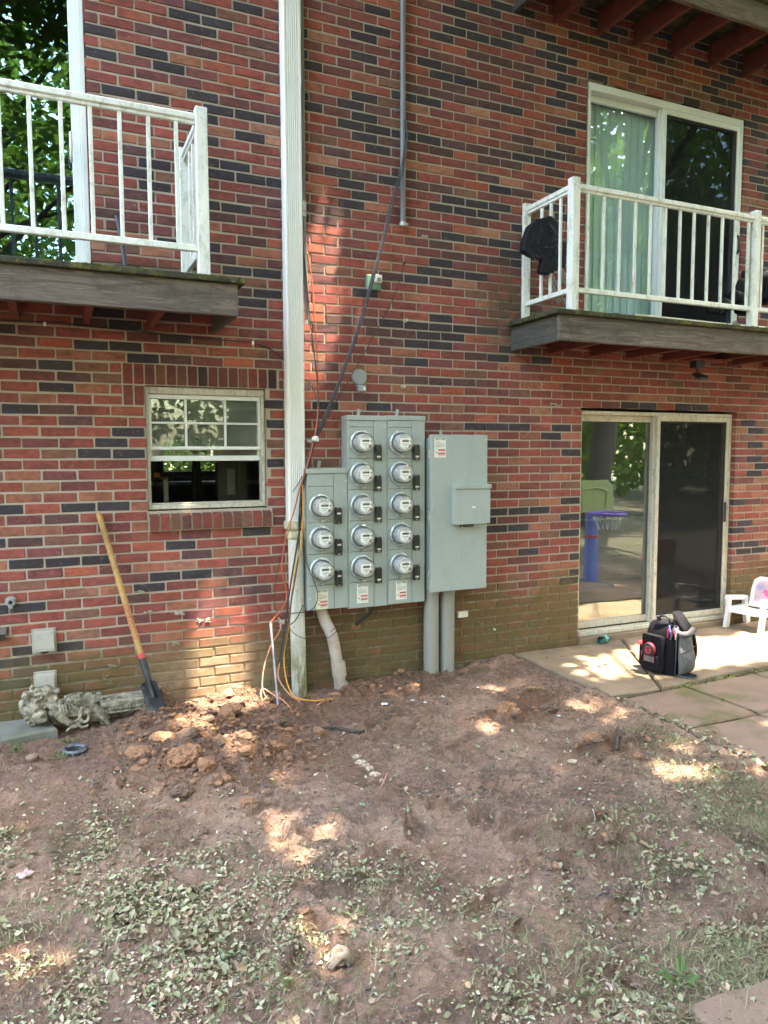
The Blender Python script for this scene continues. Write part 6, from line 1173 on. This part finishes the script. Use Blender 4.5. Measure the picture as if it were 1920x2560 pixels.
def leaf_cards(P3, size, up=.5):
    n = len(P3); a = RNG.uniform(0, 2*np.pi, n); tl = RNG.normal(0, up, n); ro = RNG.normal(0, up, n); s = (size*RNG.uniform(.6, 1.3, n))[:, None]
    ux = np.stack([np.cos(a)*np.cos(tl), np.sin(a)*np.cos(tl), np.sin(tl)], 1); sd = np.stack([-np.sin(a), np.cos(a), np.zeros(n)], 1); nzv = np.cross(ux, sd); sd = sd*np.cos(ro)[:, None]+nzv*np.sin(ro)[:, None]
    v = np.stack([P3-ux*s*.5, P3+sd*s*.28, P3+ux*s*.5, P3-sd*s*.28], 1).reshape(-1, 3); return v, np.arange(4*n).reshape(n, 4)
def tree(base, h, lean, crown, label, filt=False, tr=.22, size=.2):
    """crown: array of leaf centres"""
    base = Vector(base); t = thing('tree', label, 'tree', base, group='leafy trees behind the viewer'); b = B(); top = base+Vector(lean)
    tp = [base-Vector((0, 0, .2)), base.lerp(top, .3)+Vector((.15, -.1, 0)), base.lerp(top, .65)+Vector((-.1, .1, 0)), top]; b.tube(tp, [tr*1.25, tr, tr*.7, tr*.3], 12, smooth=4); put('trunk', b, BARK, t, smooth=True)
    c0 = crown[RNG.choice(len(crown), 14)]; lb = B()
    for q in c0:
        q = Vector(q); s = base.lerp(top, random.uniform(.5, .95)); m2 = s.lerp(q, .5)+Vector((0, 0, .4)); lb.tube([s, m2, q], [tr*.3, tr*.18, tr*.05], 6, smooth=3)
    put('limbs', lb, BARK, t, smooth=True)
    P3 = crown[keep(crown)] if filt else crown; v, f = leaf_cards(P3, size); o = np_obj('crown', v-np.array(base), f, None, LEAF, None, None, kind=None); o.parent = t; return t
def slab_crown(n, x0, x1, y0, y1, z0, z1):
    P3 = np.stack([RNG.uniform(x0, x1, n), RNG.uniform(y0, y1, n), RNG.uniform(z0, z1, n)], 1); return P3+RNG.normal(0, .12, P3.shape)
tree((-4.2, -9.5, -.1), 12, (1.2, 3.5, 9.5), slab_crown(27000, -1.6, 2.4, -8.2, -.25, 7.6, 10.4), 'unseen tall tree over the left of the yard, leaf gaps cut for sun patches', True, .28)
tree((3.4, -11., -.1), 12, (.4, 4., 9.8), slab_crown(27000, 2.4, 6.4, -8.2, -.25, 7.6, 10.6), 'unseen tall tree over the middle of the yard, leaf gaps cut for sun patches', True, .30)
tree((11.5, -8.5, -.1), 12, (-1.5, 3., 9.5), slab_crown(24000, 6.4, 10.6, -8.2, -.25, 7.6, 10.4), 'unseen tall tree over the right of the yard, leaf gaps cut for sun patches', True, .26)
def ball_crown(n, c, r, k=26):
    cc = RNG.normal(0, 1, (k, 3)); cc /= np.linalg.norm(cc, axis=1)[:, None]; cc = np.array(c)+cc*np.array(r)*RNG.uniform(.35, .95, (k, 1)); i = RNG.integers(0, k, n); return cc[i]+RNG.normal(0, 1, (n, 3))*np.array(r)*.19
for i, (x, y, hz, rr, l) in enumerate(((-7, -15, 8, (3, 2.5, 3.6), 'leafy tree at the far left behind the viewer'), (-2.2, -17, 7.5, (2.6, 2.4, 4.6), 'leafy tree left of centre behind the viewer'), (2.2, -19, 8.5, (2.8, 2.6, 4.5), 'leafy tree in the centre behind the viewer'), (7.5, -17, 6.5, (3, 2.6, 4.4), 'leafy tree right of centre behind the viewer'), (12.5, -14, 6, (3, 2.6, 4.6), 'leafy tree at the right reflected in the patio door'), (17, -10, 5.5, (2.8, 2.8, 4.2), 'leafy tree at the far right reflected in the upper door'), (-13, -11, 7, (3, 3, 4), 'leafy tree at the outer left of the yard'))):
    tree((x, y, -.1), 12, (random.uniform(-.5, .5), 0, hz+1), ball_crown(8000, (x, y, hz), rr), l, False, .24, .22)
tree((-3., -13.5, -.1), 12, (2., 1., 9.), slab_crown(7000, -7, 3, -15, -8.2, 7., 10.), 'tall tree added behind the viewer, its wide crown shading the left lawn', False, .26, .3)  # both wide crowns are added to shade the lawn reflected in the doors
tree((10., -14.5, -.1), 12, (0., 1., 9.), slab_crown(9000, 3, 15, -15, -8.2, 7., 10.), 'tall tree added behind the viewer, its wide crown shading the right lawn', False, .3, .3)
def belt(n, x0, x1, y0, y1, z1): P3 = np.stack([RNG.uniform(x0, x1, n), RNG.uniform(y0, y1, n), z1*RNG.uniform(0, 1, n)**.85], 1); return P3[vn(P3[:, 0]*.45+P3[:, 1]*.3, P3[:, 2]*.55, 5) > .22]
bp = np.concatenate([belt(44000, -34, 44, -32, -25, 15), belt(22000, 19, 27, -26, 6, 14), belt(7000, -28, -20, -26, 2, 14), belt(9000, -6, 16, 15, 18, 7)]); v, f = leaf_cards(bp, .58, .8); np_obj('distant_wood', v, f, None, LEAF, 'dark wood closing off the yard, seen only in the glass', 'wood')
tree((3.5, 10.5, -.1), 6, (0, 0, 3), ball_crown(14000, (3.4, 10, 1.8), (4.5, 1.4, 1.9)), 'green shrubbery seen through the room behind the small window', False, .12, .16)['group'] = 'shrubs behind the building'
